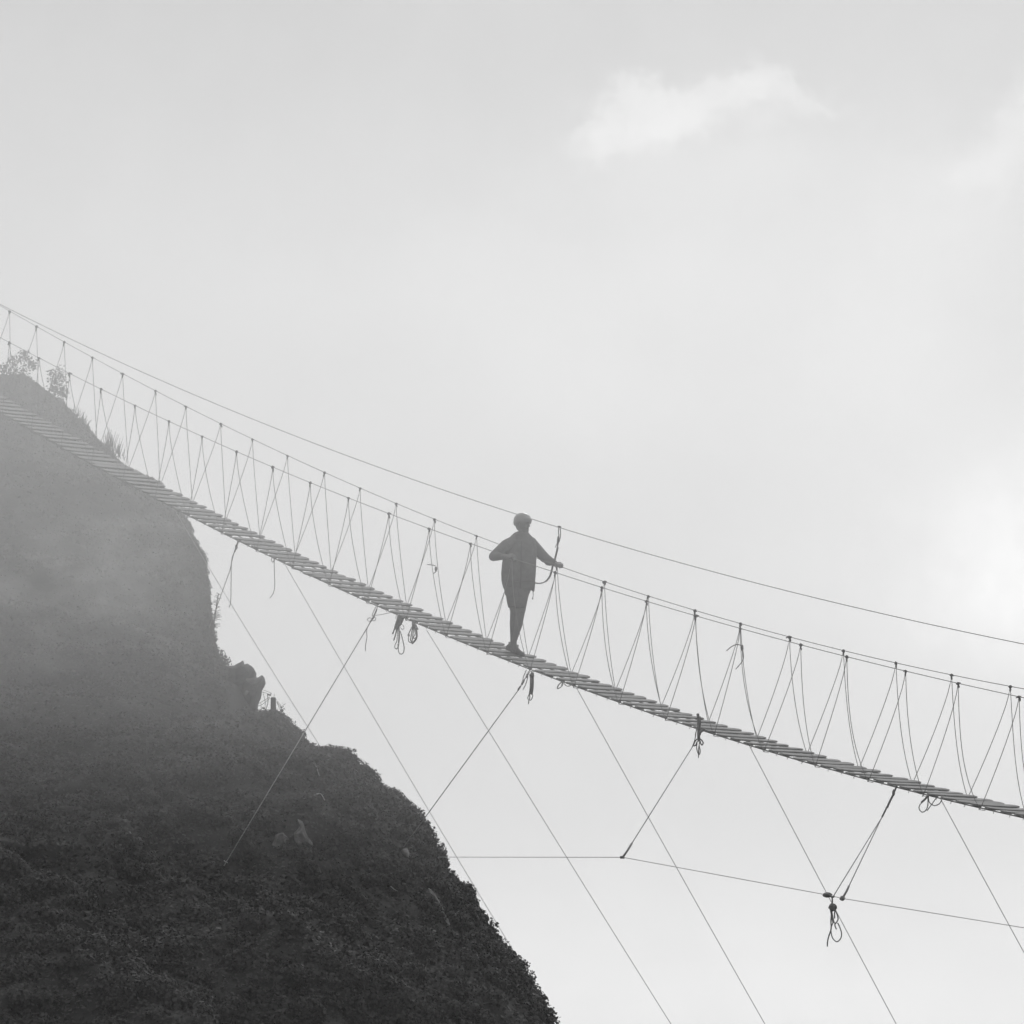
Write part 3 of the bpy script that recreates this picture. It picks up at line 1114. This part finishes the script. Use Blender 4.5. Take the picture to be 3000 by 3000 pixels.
# ------------------------------------------------------------------ rocks, branches, plants and the post on the hill
def rock(name, pts, depth, matl, label, cat='rock', group=None, Y=None, out=0.0, rough=.03, seed=0):
    """a lump whose face has the given outline; it reaches back into the slope"""
    c = np.mean(pts, axis=0)
    if Y is None:
        h0, _ = hit(*c)
        Y = h0[1]
    Y -= out
    front = [at_depth(u, v, Y) for u, v in pts]
    cen = np.mean(front, axis=0)
    bm = bmesh.new()
    rings = []
    for f_, dy in ((.35, -depth * .95), (.72, -depth * .75), (.93, -depth * .38), (1.0, 0.0), (1.02, depth * .8)):
        rings.append([bm.verts.new(Vector(cen + (p - cen) * f_ + np.array([0, dy, 0]))) for p in front])
    n = len(front)
    for i in range(len(rings) - 1):
        for k in range(n):
            bm.faces.new((rings[i][k], rings[i][(k + 1) % n], rings[i + 1][(k + 1) % n], rings[i + 1][k]))
    bm.faces.new(rings[0][::-1])
    bm.faces.new(rings[-1])
    bmesh.ops.recalc_face_normals(bm, faces=bm.faces)
    bmesh.ops.triangulate(bm, faces=bm.faces[:])
    bmesh.ops.subdivide_edges(bm, edges=bm.edges[:], cuts=1, use_grid_fill=True)
    V = np.array([v.co for v in bm.verts])
    dd = np.stack([fbm(V * 6, 3, seed + 1), fbm(V * 6, 3, seed + 2), fbm(V * 6, 3, seed + 3)], 1) * rough
    for v, x in zip(bm.verts, dd):
        v.co += Vector(x)
    me = bpy.data.meshes.new(name)
    loc = Vector(cen)
    for v in bm.verts:
        v.co -= loc
    bm.to_mesh(me)
    bm.free()
    me.materials.append(matl)
    o = bpy.data.objects.new(name, me)
    COL.objects.link(o)
    o.location = loc
    return tag(o, label, cat, group)


def c10(u, v):
    return (650 + u / 4.293, 1880 + v / 4.293)


YCR = 67.3
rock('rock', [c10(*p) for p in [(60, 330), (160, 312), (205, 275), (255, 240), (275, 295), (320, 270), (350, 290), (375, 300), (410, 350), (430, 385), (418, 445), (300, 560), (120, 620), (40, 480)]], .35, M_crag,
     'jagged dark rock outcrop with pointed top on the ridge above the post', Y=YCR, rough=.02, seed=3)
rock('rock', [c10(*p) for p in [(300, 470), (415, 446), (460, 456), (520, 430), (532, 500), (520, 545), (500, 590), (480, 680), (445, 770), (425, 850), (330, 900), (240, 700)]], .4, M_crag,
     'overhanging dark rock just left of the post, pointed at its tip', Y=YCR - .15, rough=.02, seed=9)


def c11(u, v):
    return (600 + u / 2.576, 1850 + v / 2.576)


def c5(u, v):
    return (1000 + u / 2.76, 2300 + v / 2.76)


GR = 'pale rocks showing through the scrub'
rock('rock', [c11(*p) for p in [(705, 1440), (740, 1445), (755, 1510), (785, 1570), (780, 1620), (735, 1640), (700, 1560)]], .10, M_rock, 'pale upright rock in the scrub near the middle of the lower slope', group=GR, seed=20, rough=.07, out=.14)
rock('rock', [c11(*p) for p in [(585, 1540), (620, 1555), (615, 1620), (640, 1680), (560, 1690), (540, 1620), (560, 1590)]], .08, M_rock, 'broken pale rock left of the upright rock in the scrub', group=GR, seed=27, rough=.09, out=.10)
rock('rock', [c11(*p) for p in [(1490, 1655), (1520, 1640), (1545, 1680), (1540, 1720), (1500, 1715), (1475, 1690)]], .14, M_rock, 'small round pale boulder where a tie rope reaches the slope', group=GR, seed=33, rough=.025, out=.22)
rock('rock', [c5(*p) for p in [(720, 850), (745, 860), (775, 950), (800, 990), (840, 1060), (885, 1140), (850, 1200), (800, 1190), (770, 1080), (730, 940)]], .12, M_rock, 'long narrow pale rock face low on the slope near the ridge', group=GR, seed=41, rough=.08, out=.32)
rock('rock', [c5(*p) for p in [(1030, 1210), (1080, 1205), (1120, 1235), (1075, 1255), (1040, 1245)]], .06, M_rock, 'small flat pale stone right of the long rock face', group=GR, seed=47, rough=.03)
rock('rock', [c10(*p) for p in [(270, 640), (300, 615), (350, 630), (345, 660), (290, 675)]], .05, M_rock, 'little pale patch of rock on the crag face left of the post', group=GR, Y=YCR - .50, seed=52, rough=.015)


def branch(lines, label, name='dead_branch'):
    m = MB()
    for pts, r in lines:
        P3 = []
        for u, v in pts:
            h0, n0 = hit(u, v)
            if h0 is not None:
                P3.append(h0 + n0 * .06 + np.array([0, -.05, 0]))
        if len(P3) > 1:
            m.tube(smoothline(P3, 4), np.linspace(r, r * .5, len(smoothline(P3, 4))), 5)
    return tag(m.build(name, M_deadwood), label, 'branch')


branch([([c11(*p) for p in [(800, 1010), (820, 1045), (835, 1080), (850, 1120)]], .012), ([c11(*p) for p in [(820, 1045), (835, 1030)]], .008)], 'bleached forked branch on the slope below the leafy notch of the ridge')
branch([([c11(*p) for p in [(820, 1270), (860, 1255), (885, 1275), (900, 1310)]], .010)], 'curved bleached branch arching over the dark scrub')
branch([([c5(*p) for p in [(440, 825), (470, 828), (500, 822)]], .006), ([c5(*p) for p in [(385, 850), (410, 875), (440, 890)]], .008)], 'pair of thin bleached twigs lying on the lower slope')
branch([([c5(*p) for p in [(455, 160), (465, 230), (485, 285)]], .007)], 'thin straight bleached twig near the ridge edge')

# post with wires
YP = 67.6
pb, pt_ = at_depth(800, 2108, YP), at_depth(800.5, 2043, YP)
post = empty('fence_post', pb)
tag(post, 'short thick dark post with slack wires standing on the ridge under the crag', 'post')
m = MB()
m.tube([pb, pb * .5 + pt_ * .5 + np.array([.003, 0, 0]), pt_ - np.array([0, 0, .01]), pt_], [.047, .043, .040, .030], 10)
m.build('post', M_post, post)
wl = [([(610, 640), (500, 600)], .003), ([(610, 665), (505, 630)], .003), ([(605, 695), (520, 745), (440, 785)], .004), ([(605, 710), (520, 780), (440, 815)], .004),
      ([(575, 665), (580, 760), (545, 880)], .006), ([(515, 630), (545, 760), (540, 860)], .004), ([(490, 770), (500, 880)], .004), ([(690, 750), (740, 830), (800, 950), (830, 980)], .004),
      ([(690, 760), (735, 860), (780, 950)], .004)]
for pts, r in wl:
    m = MB()
    m.tube(smoothline([at_depth(*c10(*p), YP + .02) for p in pts], 4), r, 5)
    m.build('wire', M_stem, post)
m = MB()
m.tube([at_depth(*c10(615, 680), YP), at_depth(*c10(618, 640), YP)], .006, 5)
m.tube([at_depth(*c10(655, 690), YP), at_depth(*c10(660, 660), YP)], .004, 5)
m.tube([at_depth(*c10(570, 662), YP), at_depth(*c10(610, 676), YP)], .010, 5)
m.build('bracket', M_stem, post)


def plant(name, label, cat, stems, nleaf, lsize, Y, spread=1.0, group=None, lmat=None, along=(0.35, 1.0), rad=.03, sr=.006):
    """stems given as outlines on the ridge at distance Y, with leaves along them"""
    base = at_depth(*stems[0][0], Y)
    o = empty(name, base)
    tag(o, label, cat, group)
    m = MB()
    LP = []
    for st in stems:
        yy = Y + rnd.uniform(-.08, .08)
        p3 = smoothline([at_depth(u, v, yy + .03 * i) for i, (u, v) in enumerate(st)], 6)
        m.tube(p3, np.linspace(sr, sr * .35, len(p3)), 5)
        for _ in range(nleaf):
            t = rnd.uniform(*along)
            LP.append(p3[min(int(t * len(p3)), len(p3) - 1)] + np.array([rnd.gauss(0, rad), rnd.gauss(0, rad), rnd.gauss(0, rad)]))
    m.build('stem', M_stem, o)
    LP = np.array(LP)
    n0 = np.tile(np.array([[0, -.6, .5]]), (len(LP), 1))
    quads_mesh('foliage', leaves(LP, n0, rng.uniform(.6, 1.2, len(LP)) * lsize, spread), lmat or M_leaf2, o, np.array(base))
    return o


def hl(u, v, k=2.576, o=(0, 850)):
    return (o[0] + u / k, o[1] + v / k)


YT = 86.5
plant('ridge_shrub', 'feathery shrub with drooping twigs on the crest at the far left', 'shrub',
      [[hl(*p) for p in q] for q in [[(20, 700), (60, 650), (130, 640), (200, 690)], [(60, 690), (50, 620), (20, 590), (-30, 600)], [(100, 690), (110, 590), (150, 520), (185, 510)], [(150, 690), (180, 560), (215, 520), (250, 560), (258, 605)],
                                     [(120, 690), (130, 560), (160, 490), (200, 485)], [(80, 690), (60, 580), (90, 545), (130, 540)], [(30, 700), (10, 620), (-40, 560)], [(170, 690), (220, 580), (240, 560)]]],
      72, .055, YT, .9, rad=.045, along=(.1, 1))
plant('ridge_shrub', 'loose leafy shrub leaning right on the crest, second from the far left', 'shrub',
      [[hl(*p) for p in q] for q in [[(350, 775), (400, 750), (440, 780), (490, 845)], [(440, 850), (470, 800), (495, 780)], [(400, 800), (430, 770), (470, 760)], [(370, 790), (390, 680), (430, 610), (470, 590)], [(380, 740), (420, 660), (470, 650), (500, 700)], [(400, 760), (440, 700), (490, 740), (500, 820)], [(390, 740), (400, 640), (385, 620)],
                                     [(420, 770), (460, 740), (480, 800)], [(410, 750), (450, 660), (490, 650)]]],
      62, .05, YT - 1.2, .9, rad=.04, along=(.05, 1))


def grass(name, label, blades, Y, cat='grass tuft'):
    m = MB()
    for (u0, v0), (u1, v1) in blades:
        y = Y + rnd.uniform(-.15, .15)
        a, b = at_depth(u0, v0, y), at_depth(u1, v1, y)
        mid = (a + b) / 2 + np.array([rnd.gauss(0, .012), 0, 0])
        p3 = smoothline([a, mid, b], 4)
        m.tube(p3, np.linspace(.007, .0025, len(p3)), 4)
    return tag(m.build(name, M_leaf2), label, cat)


bl = []
for i in range(46):
    u = rnd.uniform(300, 365)
    v0 = 1300 + (u - 295) * .55 + rnd.uniform(0, 14)
    hgt = rnd.uniform(20, 62) * (1.0 if 305 < u < 360 else .6)
    bl.append(((u, v0), (u + rnd.gauss(3, 7), v0 - hgt)))
grass('grass_tuft', 'tall thin grass tuft standing behind the planks on the upper ridge', bl, 79.5)
bl = []
for i in range(26):
    u = rnd.uniform(215, 262)
    v0 = 1203 + (u - 215) * 1.0 + rnd.uniform(0, 10)
    bl.append(((u, v0), (u + rnd.gauss(4, 5), v0 - rnd.uniform(10, 28))))
grass('grass_tuft', 'short ragged grass tuft on the upper ridge left of the tall tuft', bl, 82)
# feather-like sprig standing off the cliff
st = [(624, 1838), (628, 1815), (631, 1795), (636, 1765), (640, 1740)]
o = empty('fern_sprig', at_depth(624, 1838, 70.3))
tag(o, 'dark feathery sprig with fine side leaves standing off the cliff edge', 'plant')
m = MB()
p3 = smoothline([at_depth(u, v, 70.3) for u, v in st], 6)
m.tube(p3, np.linspace(.014, .008, len(p3)), 6)
m.build('stem', M_leaf2, o)
m = MB()
for i in range(26):
    t = i / 25
    a = p3[int(t * (len(p3) - 1))]
    L = .12 * (1 - .75 * t) * rnd.uniform(.7, 1.1) + .015
    sgn = 1 if rnd.random() < (.85 if t < .7 else .5) else -1
    b = a + np.array([L * sgn, rnd.uniform(-.05, .05), L * rnd.uniform(.05, .5)])
    m.tube(smoothline([a, (a + b) / 2 + np.array([0, 0, .012]), b], 3), np.linspace(.006, .0022, 7), 4)
m.build('frond', M_leaf2, o)

plant('sprig', 'wiry climbing sprig to the right of the dark post', 'plant', [[c10(*p) for p in q] for q in [[(710, 960), (730, 880), (750, 820), (700, 745)], [(730, 880), (765, 845)], [(740, 850), (765, 800)]]], 7, .035, YP + .1, rad=.012)
plant('sprig', 'small bare leafy sprig above the notch where the uppermost guy cable ends', 'plant', [[c10(*p) for p in q] for q in [[(1262, 1440), (1258, 1395), (1245, 1375)], [(1258, 1400), (1285, 1382)]]], 8, .04, 65.2, rad=.010)
plant('sprig', 'tiny tree-like sprig standing up on the flat shoulder of the ridge', 'plant', [[c10(*p) for p in q] for q in [[(1592, 1440), (1590, 1405), (1612, 1378)], [(1590, 1405), (1565, 1398)], [(1655, 1500), (1648, 1470)]]], 12, .045, 65.0, rad=.014)
plant('spiky_plant', 'spiky plant on the low ridge where a guy cable ends', 'plant', [[c5(*p) for p in q] for q in [[(1440, 1490), (1425, 1450), (1410, 1440)], [(1445, 1490), (1445, 1445), (1440, 1420)], [(1400, 1480), (1370, 1400), (1355, 1385)], [(1430, 1490), (1405, 1475), (1395, 1468)]]], 9, .035, 62.6, rad=.012)
plant('spiky_plant', 'spiky bare plant fanning out on the low ridge, right of its leafier neighbour', 'plant', [[c5(*p) for p in q] for q in [[(1480, 1500), (1480, 1440), (1470, 1415)], [(1480, 1500), (1500, 1450), (1515, 1430)], [(1485, 1500), (1510, 1470), (1525, 1455)], [(1490, 1500), (1530, 1520), (1560, 1515)]]], 7, .028, 62.5, rad=.010)
plant('spiky_plant', 'small spiky plant on the ridge at the very bottom edge', 'plant', [[c5(*p) for p in q] for q in [[(1705, 1930), (1715, 1890), (1695, 1860)], [(1710, 1925), (1730, 1895), (1755, 1885)], [(1700, 1930), (1690, 1880)]]], 9, .032, 61.6, rad=.012)


# ------------------------------------------------------------------ the walker
def deck_at(U, d):
    """point of the deck's top on column U at distance d across the bridge"""
    lo, hi = 1000.0, 2900.0
    for _ in range(50):
        mid = (lo + hi) / 2
        P_ = on_side(U, mid, d)
        if P_[2] > zd(P_ @ UV):
            lo = mid
        else:
            hi = mid
    return P_


# the deck row under the front foot
best = min(((abs(pix(deck_at(1520, d))[0, 1] - 1922), d) for d in np.linspace(0.1, .58, 49)))
DF = best[1]
FOOT = deck_at(1520, DF)
Y0 = FOOT[1]


def pp(U, V, dy=0.0):
    return at_depth(U, V, Y0 + dy)


def cap(m, a, ra, b, rb, n=7):
    """tapered limb with round ends"""
    a, b = np.asarray(a), np.asarray(b)
    L = np.linalg.norm(b - a)
    t = (b - a) / L
    pts, rr = [], []
    for th in np.linspace(-math.pi / 2, 0, 4)[:-1]:
        pts.append(a + t * ra * math.sin(th))
        rr.append(max(ra * math.cos(th), .002))
    for x in np.linspace(0, 1, n):
        pts.append(a + (b - a) * x)
        rr.append(ra + (rb - ra) * x)
    for th in np.linspace(0, math.pi / 2, 4)[1:]:
        pts.append(b + t * rb * math.sin(th))
        rr.append(max(rb * math.cos(th), .002))
    m.tube(pts, np.array(rr), 14)


def solid(m, name, matl, parent, voxel=.008, smooth=2):
    """fuse the shapes in m into one continuous skin"""
    o = m.build(name, matl, parent)
    md = o.modifiers.new('r', 'REMESH')
    md.mode = 'VOXEL'
    md.voxel_size = voxel
    sm = o.modifiers.new('s', 'SMOOTH')
    sm.factor = .5
    sm.iterations = smooth
    bpy.context.view_layer.update()
    me = bpy.data.meshes.new_from_object(o.evaluated_get(bpy.context.evaluated_depsgraph_get()))
    o.modifiers.clear()
    o.data = me
    me.polygons.foreach_set('use_smooth', [True] * len(me.polygons))
    if not me.materials:
        me.materials.append(matl)
    return o


def ring(uL, uR, V, depth, dy=0.0, yaw=0.0, n=20):
    """oval section of a torso between two outline columns"""
    a, b = pp(uL, V, dy), pp(uR, V, dy)
    c, hw = (a + b) / 2, np.linalg.norm(b - a) / 2
    out = []
    for k in range(n):
        t = 2 * math.pi * k / n
        x, y = math.cos(t), math.sin(t)
        ex = .8
        x, y = math.copysign(abs(x) ** ex, x), math.copysign(abs(y) ** ex, y)
        out.append(c + np.array([hw * x, depth * y + math.tan(yaw) * hw * x * .6, 0]))
    return np.array(out)


person = empty('person', FOOT)
tag(person, 'person in helmet, loose jacket and shorts walking the rope bridge, hand on the rail', 'person')
YAW = 0.55
# key points
neck, head = pp(1534, 1577, 0), pp(1532, 1535, -.01)
shL, elL, wrL = pp(1560, 1592, .10), pp(1596, 1634, .10), pp(1629, 1653, .16)
shR, elR, wrR = pp(1484, 1598, -.11), pp(1446, 1631, -.19), pp(1480, 1630, -.30)
hipR, knR, anR = pp(1500, 1716, -.04), pp(1507, 1788, -.04), pp(1502, 1893, .10)
hipL, knL, anL = pp(1534, 1714, .04), pp(1526, 1790, -.09), pp(1507, 1898, -.06)
rail_s = float(on_side(1645, 1661, BW - .02) @ UV)
grip = bp(rail_s, BW - .02, float(P_FAR(rail_s + 50)))

body = MB()
# head: cranium, face, jaw, nose, ears, neck; it looks along the bridge, to the right of the viewer
fdir = np.array([.80, -.60, -.05])
fdir /= np.linalg.norm(fdir)
fs = np.array([-fdir[1], fdir[0], 0])
fs /= np.linalg.norm(fs)
body.ball(head + np.array([-.004, 0, .012]), .092, (1.02, 1.0, 1.1))
cap(body, head + fdir * .012 + np.array([0, 0, .0]), .074, head + fdir * .034 + np.array([0, 0, -.080]), .050)
cap(body, head + fdir * .088 + np.array([0, 0, .005]), .008, head + fdir * .100 + np.array([0, 0, -.028]), .014)
for s_ in (-1, 1):
    body.ball(head + fs * s_ * .082 + np.array([0, 0, -.012]), .022, (.5, 1, 1.4))
    body.ball(head + fdir * .070 + fs * s_ * .033 + np.array([0, 0, .012]), .012, (1, 1, .7))
body.ball(head + fdir * .074 + np.array([0, 0, -.055]), .018, (1, 1.6, .55))
body.ball(head - fdir * .022 + np.array([0, 0, -.022]), .078)
cap(body, head + np.array([.006, 0, -.05]), .062, neck + np.array([0, 0, -.06]), .066)
# torso and limbs
body.loft([ring(1484, 1562, 1600, .09, 0), ring(1484, 1560, 1640, .10, 0), ring(1488, 1552, 1680, .09, 0), ring(1482, 1553, 1710, .10, 0), ring(1486, 1550, 1728, .09, 0)])
cap(body, neck + np.array([0, 0, -.05]), .07, pp(1523, 1610), .11)
for sh, e_, w_ in ((shL, elL, wrL), (shR, elR, wrR)):
    cap(body, sh, .056, e_, .042)
    cap(body, e_, .042, w_, .029)
for hp, kn, an in ((hipR, knR, anR), (hipL, knL, anL)):
    cap(body, hp, .088, kn, .058)
    calf = kn * .62 + an * .38 + np.array([0, .018, 0])
    cap(body, kn, .054, calf, .051)
    cap(body, calf, .051, an + np.array([0, 0, .09]), .031)
    cap(body, an + np.array([0, 0, .09]), .031, an + np.array([0, 0, -.03]), .030)
# feet inside the shoes
wd = UV + np.array([0, 0, float(np.polyder(P_DECK)(FOOT @ UV + 50))])
wd /= np.linalg.norm(wd)
ptR = deck_at(1494, DF + .02) + np.array([0, 0, .012])
ptL = deck_at(1508, DF) + np.array([0, 0, .012])
cap(body, ptR + np.array([0, 0, .04]), .03, ptR + wd * .14 + np.array([0, 0, .028]), .024)
cap(body, ptL + np.array([0, 0, .04]), .03, ptL + wd * .14 + np.array([0, 0, .028]), .024)


def hand(m, wrist, palm_c, fwd, side, curl_to, thumb_side):
    """palm, four bent fingers of unequal length and a thumb leaving the palm's side"""
    fwd = fwd / np.linalg.norm(fwd)
    side = side - fwd * (side @ fwd)
    side /= np.linalg.norm(side)
    nrm = np.cross(fwd, side)
    if nrm @ curl_to < 0:
        nrm = -nrm                                            # towards which the fingers close
    cap(m, wrist, .030, palm_c, .030)
    for q in (-.024, -.008, .008, .024):
        cap(m, wrist * .3 + palm_c * .7 + side * q, .016, palm_c + fwd * .035 + side * q * 1.15, .013)
    for q, L in zip((-.030, -.010, .010, .028), (.060, .078, .074, .064)):
        k0 = palm_c + fwd * .040 + side * q
        k1 = k0 + fwd * L * .42 + nrm * L * .12
        k2 = k1 + fwd * L * .10 + nrm * L * .36
        k3 = k2 - fwd * L * .20 + nrm * L * .16
        cap(m, k0, .0105, k1, .0098, 4)
        cap(m, k1, .0098, k2, .009, 4)
        cap(m, k2, .009, k3, .008, 4)
    ts = thumb_side * side * .030
    j0 = palm_c - fwd * .02 + ts
    j1 = j0 + ts * .8 + fwd * .025 + nrm * .022
    j2 = j1 + fwd * .022 + nrm * .026 - ts * .3
    cap(m, j0, .014, j1, .0115, 4)
    cap(m, j1, .0115, j2, .0095, 4)


# left hand: lies over the far hand cable and closes around it
across = NV * .55 + np.array([.55, 0, -.25])
pc = grip + np.array([-.022, -.016, .034])
hand(body, wrL, pc, (pc - wrL) + np.array([.03, 0, 0]), np.array([.1, 1, 0.1]), np.array([0, 0, -1.0]), -1)
# right hand held in front of the belly
pr = pp(1494, 1633, -.33)
hand(body, wrR, pr, pr - wrR, np.array([0, .2, 1.0]), np.array([0, 1.0, 0]), 1)
solid(body, 'body', M_skin, person, .0065, 1)

jk = MB()
jk.loft([ring(1518, 1550, 1561, .075), ring(1507, 1553, 1566, .085), ring(1497, 1561, 1574, .095), ring(1485, 1569, 1588, .125), ring(1478, 1573, 1606, .145, 0), ring(1473, 1572, 1632, .155),
         ring(1470, 1571, 1655, .155), ring(1468, 1570, 1680, .15), ring(1469, 1568, 1702, .145), ring(1473, 1565, 1720, .14), ring(1477, 1561, 1727, .13)])
cap(jk, shL + np.array([-.02, 0, .0]), .080, elL, .064)
cap(jk, elL, .064, wrL + (elL - wrL) * .12, .040)
jk.ball(elL * .55 + wrL * .45 + np.array([0, 0, -.022]), .055, (1.3, 1, .8))
cap(jk, shR, .080, elR + np.array([.0, 0, .004]), .062)
cap(jk, elR + np.array([.0, 0, .0]), .058, elR * .35 + wrR * .65, .046)
cap(jk, pp(1512, 1583, -.02), .075, shR + np.array([.0, 0, -.002]), .080)
cap(jk, pp(1545, 1584, .03), .07, shL + np.array([-.02, 0, .004]), .080)
cap(jk, pp(1509, 1569, .0), .036, pp(1518, 1563, .04), .03)
cap(jk, pp(1503, 1574, .06), .035, pp(1548, 1570, .06), .03)             # stand-up collar at the nape
# hanging front corner on the far hip and hem on the near one
jk.loft([ring(1543, 1569, 1705, .06, .02), ring(1549, 1567, 1720, .05, .02), ring(1558, 1566, 1731, .02, .02), ring(1562, 1564, 1734, .01, .02)])
jk.loft([ring(1474, 1510, 1705, .09, -.03), ring(1477, 1506, 1730, .08, -.03), ring(1480, 1500, 1744, .05, -.03)])
solid(jk, 'jacket', M_jacket, person, .007, 2)
m = MB()
m.tube([pp(1528, 1585, -.150), pp(1527, 1640, -.168), pp(1526, 1690, -.160), pp(1524, 1724, -.148)], .006, 5)
m.build('zip', M_band, person)
m = MB()
m.tube(smoothline([pp(1561, 1730, -.0), pp(1562, 1742, .0), pp(1560.5, 1756, .0)], 4), [.005] * 5 + [.004] * 4, 5)
m.ball(pp(1560.5, 1753, 0), .009, (1, 1, 1.6))
m.build('drawstring', M_band, person)

sh = MB()
sh.loft([ring(1477, 1560, 1700, .125), ring(1480, 1558, 1722, .130), ring(1484, 1551, 1740, .12)])
sh.loft([ring(1480, 1522, 1722, .105, -.04), ring(1482, 1522, 1745, .105, -.045), ring(1485, 1521, 1765, .10, -.05), ring(1489, 1521, 1780, .095, -.05)])
sh.loft([ring(1514, 1555, 1722, .105, .02), ring(1513, 1549, 1745, .105, -.02), ring(1511, 1543, 1765, .095, -.06), ring(1510, 1538, 1783, .085, -.085)])
solid(sh, 'shorts', M_shorts, person, .007, 2)

hm = MB()
hc_ = head + np.array([-.004, 0, .032])
secs = []
for th in np.linspace(0.02, math.pi * .60, 12):
    rg = []
    for k in range(26):
        ph = 2 * math.pi * k / 26
        d_ = math.cos(ph) * fdir + math.sin(ph) * fs
        drop = -.022 * math.cos(ph) * math.sin(th) if th > 1.2 else 0          # lower at the nape
        rg.append(hc_ + d_ * (.113 if th < 1.6 else .110) * math.sin(th) * (1.04 + .04 * math.cos(2 * ph)) + np.array([0, 0, .112 * math.cos(th) - drop * 0 - (.020 * (-math.cos(ph)) if th > 1.3 else 0)]))
    secs.append(np.array(rg))
hm.loft(secs)
helmet = hm.build('helmet', M_helmet, person)
m = MB()
rim = []
for k in range(27):
    ph = 2 * math.pi * k / 26
    d_ = math.cos(ph) * fdir + math.sin(ph) * fs
    rim.append(hc_ + d_ * .1165 * (1.04 + .04 * math.cos(2 * ph)) + np.array([0, 0, -.004 + .010 * math.cos(ph)]))
m.tube(rim, .009, 6)
m.ball(hc_ + fdir * .122 + np.array([0, 0, .004]), .028, (.9, 1.8, .35), rot=np.column_stack([fdir, fs, [0, 0, 1]]))
m.build('rim_band', M_band, helmet)
m = MB()
for s_ in (-1, 1):
    m.tube([hc_ + fs * s_ * .102 + np.array([0, 0, -.03]), head + fs * s_ * .070 + fdir * .02 + np.array([0, 0, -.07]), head + fdir * .035 + np.array([0, 0, -.115])], .006, 5)
m.build('chin_strap', M_band, helmet)


def shoe(p0, label=None):
    m = MB()
    zu = np.array([0, 0, 1.0])
    sd_ = np.cross(wd, zu)
    nz = np.cross(sd_, wd)
    nz = nz if nz[2] > 0 else -nz
    secs = []
    for x, hw, h0 in [(-.075, .022, .03), (-.065, .034, .06), (-.03, .040, .085), (.02, .041, .085), (.07, .045, .062), (.12, .050, .050), (.165, .046, .040), (.19, .034, .030), (.203, .015, .018)]:
        rg = []
        for k in range(14):
            t = 2 * math.pi * k / 14
            y, z = math.cos(t), math.sin(t)
            zz_ = (h0 * z if z > 0 else 0.010 * z) + .012
            rg.append(p0 + wd * x + sd_ * hw * math.copysign(abs(y) ** .7, y) + nz * zz_)
        secs.append(np.array(rg))
    m.loft(secs)
    o = m.build('shoe', M_shoe, person)
    m = MB()
    m.tube([p0 + nz * .075, p0 + nz * .118], [.037, .035], 12)
    m.build('sock', M_sock, person)
    return o


shoe(ptR)
shoe(ptL)
# harness strap round the waist under the jacket hem
m = MB()
rg = ring(1474, 1566, 1706, .150)
m.tube(np.vstack([rg, rg[:1]]), .008, 5)
m.build('harness_belt', M_web, person)

# safety lanyard from the harness up to the cable over the walker
m = MB()
cs = float(on_side(1639, 1545, BW) @ UV)
ctop = bp(cs, BW, float(P_OVER(cs + 50)))
YL = ctop[1] - Y0
low = [(1562, 1707, .05), (1581, 1709, .08), (1597, 1704, .13), (1609, 1690, .18), (1615, 1673, .22), (1618, 1660, .24), (1623, 1645, .25), (1628, 1625, .27), (1633, 1603, YL), (1635, 1590, YL)]
m.tube(smoothline([pp(*p) for p in low], 6), .0085, 6)
m.tube(smoothline([pp(u + 2.5, v + 1, dy) for u, v, dy in low[2:9]], 6), .0055, 6)
lan = m.build('safety_lanyard', M_web)
tag(lan, 'dark webbing lanyard looping from the waist of the walker up to the overhead cable', 'lanyard')
m = MB()
m.tube(smoothline([pp(1635, 1588, YL), pp(1637.5, 1574, YL), pp(1636, 1558, YL), pp(1637, 1546, YL)], 5), .007, 6)
m.tube(smoothline([pp(1637, 1586, YL), pp(1641.5, 1574, YL), pp(1642, 1558, YL), pp(1641, 1548, YL)], 5), .007, 6)
m.tube([ctop + UV * -.03 + np.array([0, 0, .018]), ctop + np.array([0, 0, .014]), ctop + UV * .03 + np.array([0, 0, .004])], .010, 6)
x = m.build('sling_loop', M_web)
x.parent = lan
m = MB()
m.ball(pp(1636, 1582, YL), .024, (.8, .8, 1.9), jit=.15)
m.ball(pp(1634, 1590, YL), .020, (.7, .7, 1.4), jit=.15)
m.tube([pp(1634, 1590, YL), pp(1630, 1597, YL), pp(1627, 1604, YL)], .005, 5)
x = m.build('knot', M_web)
x.parent = lan
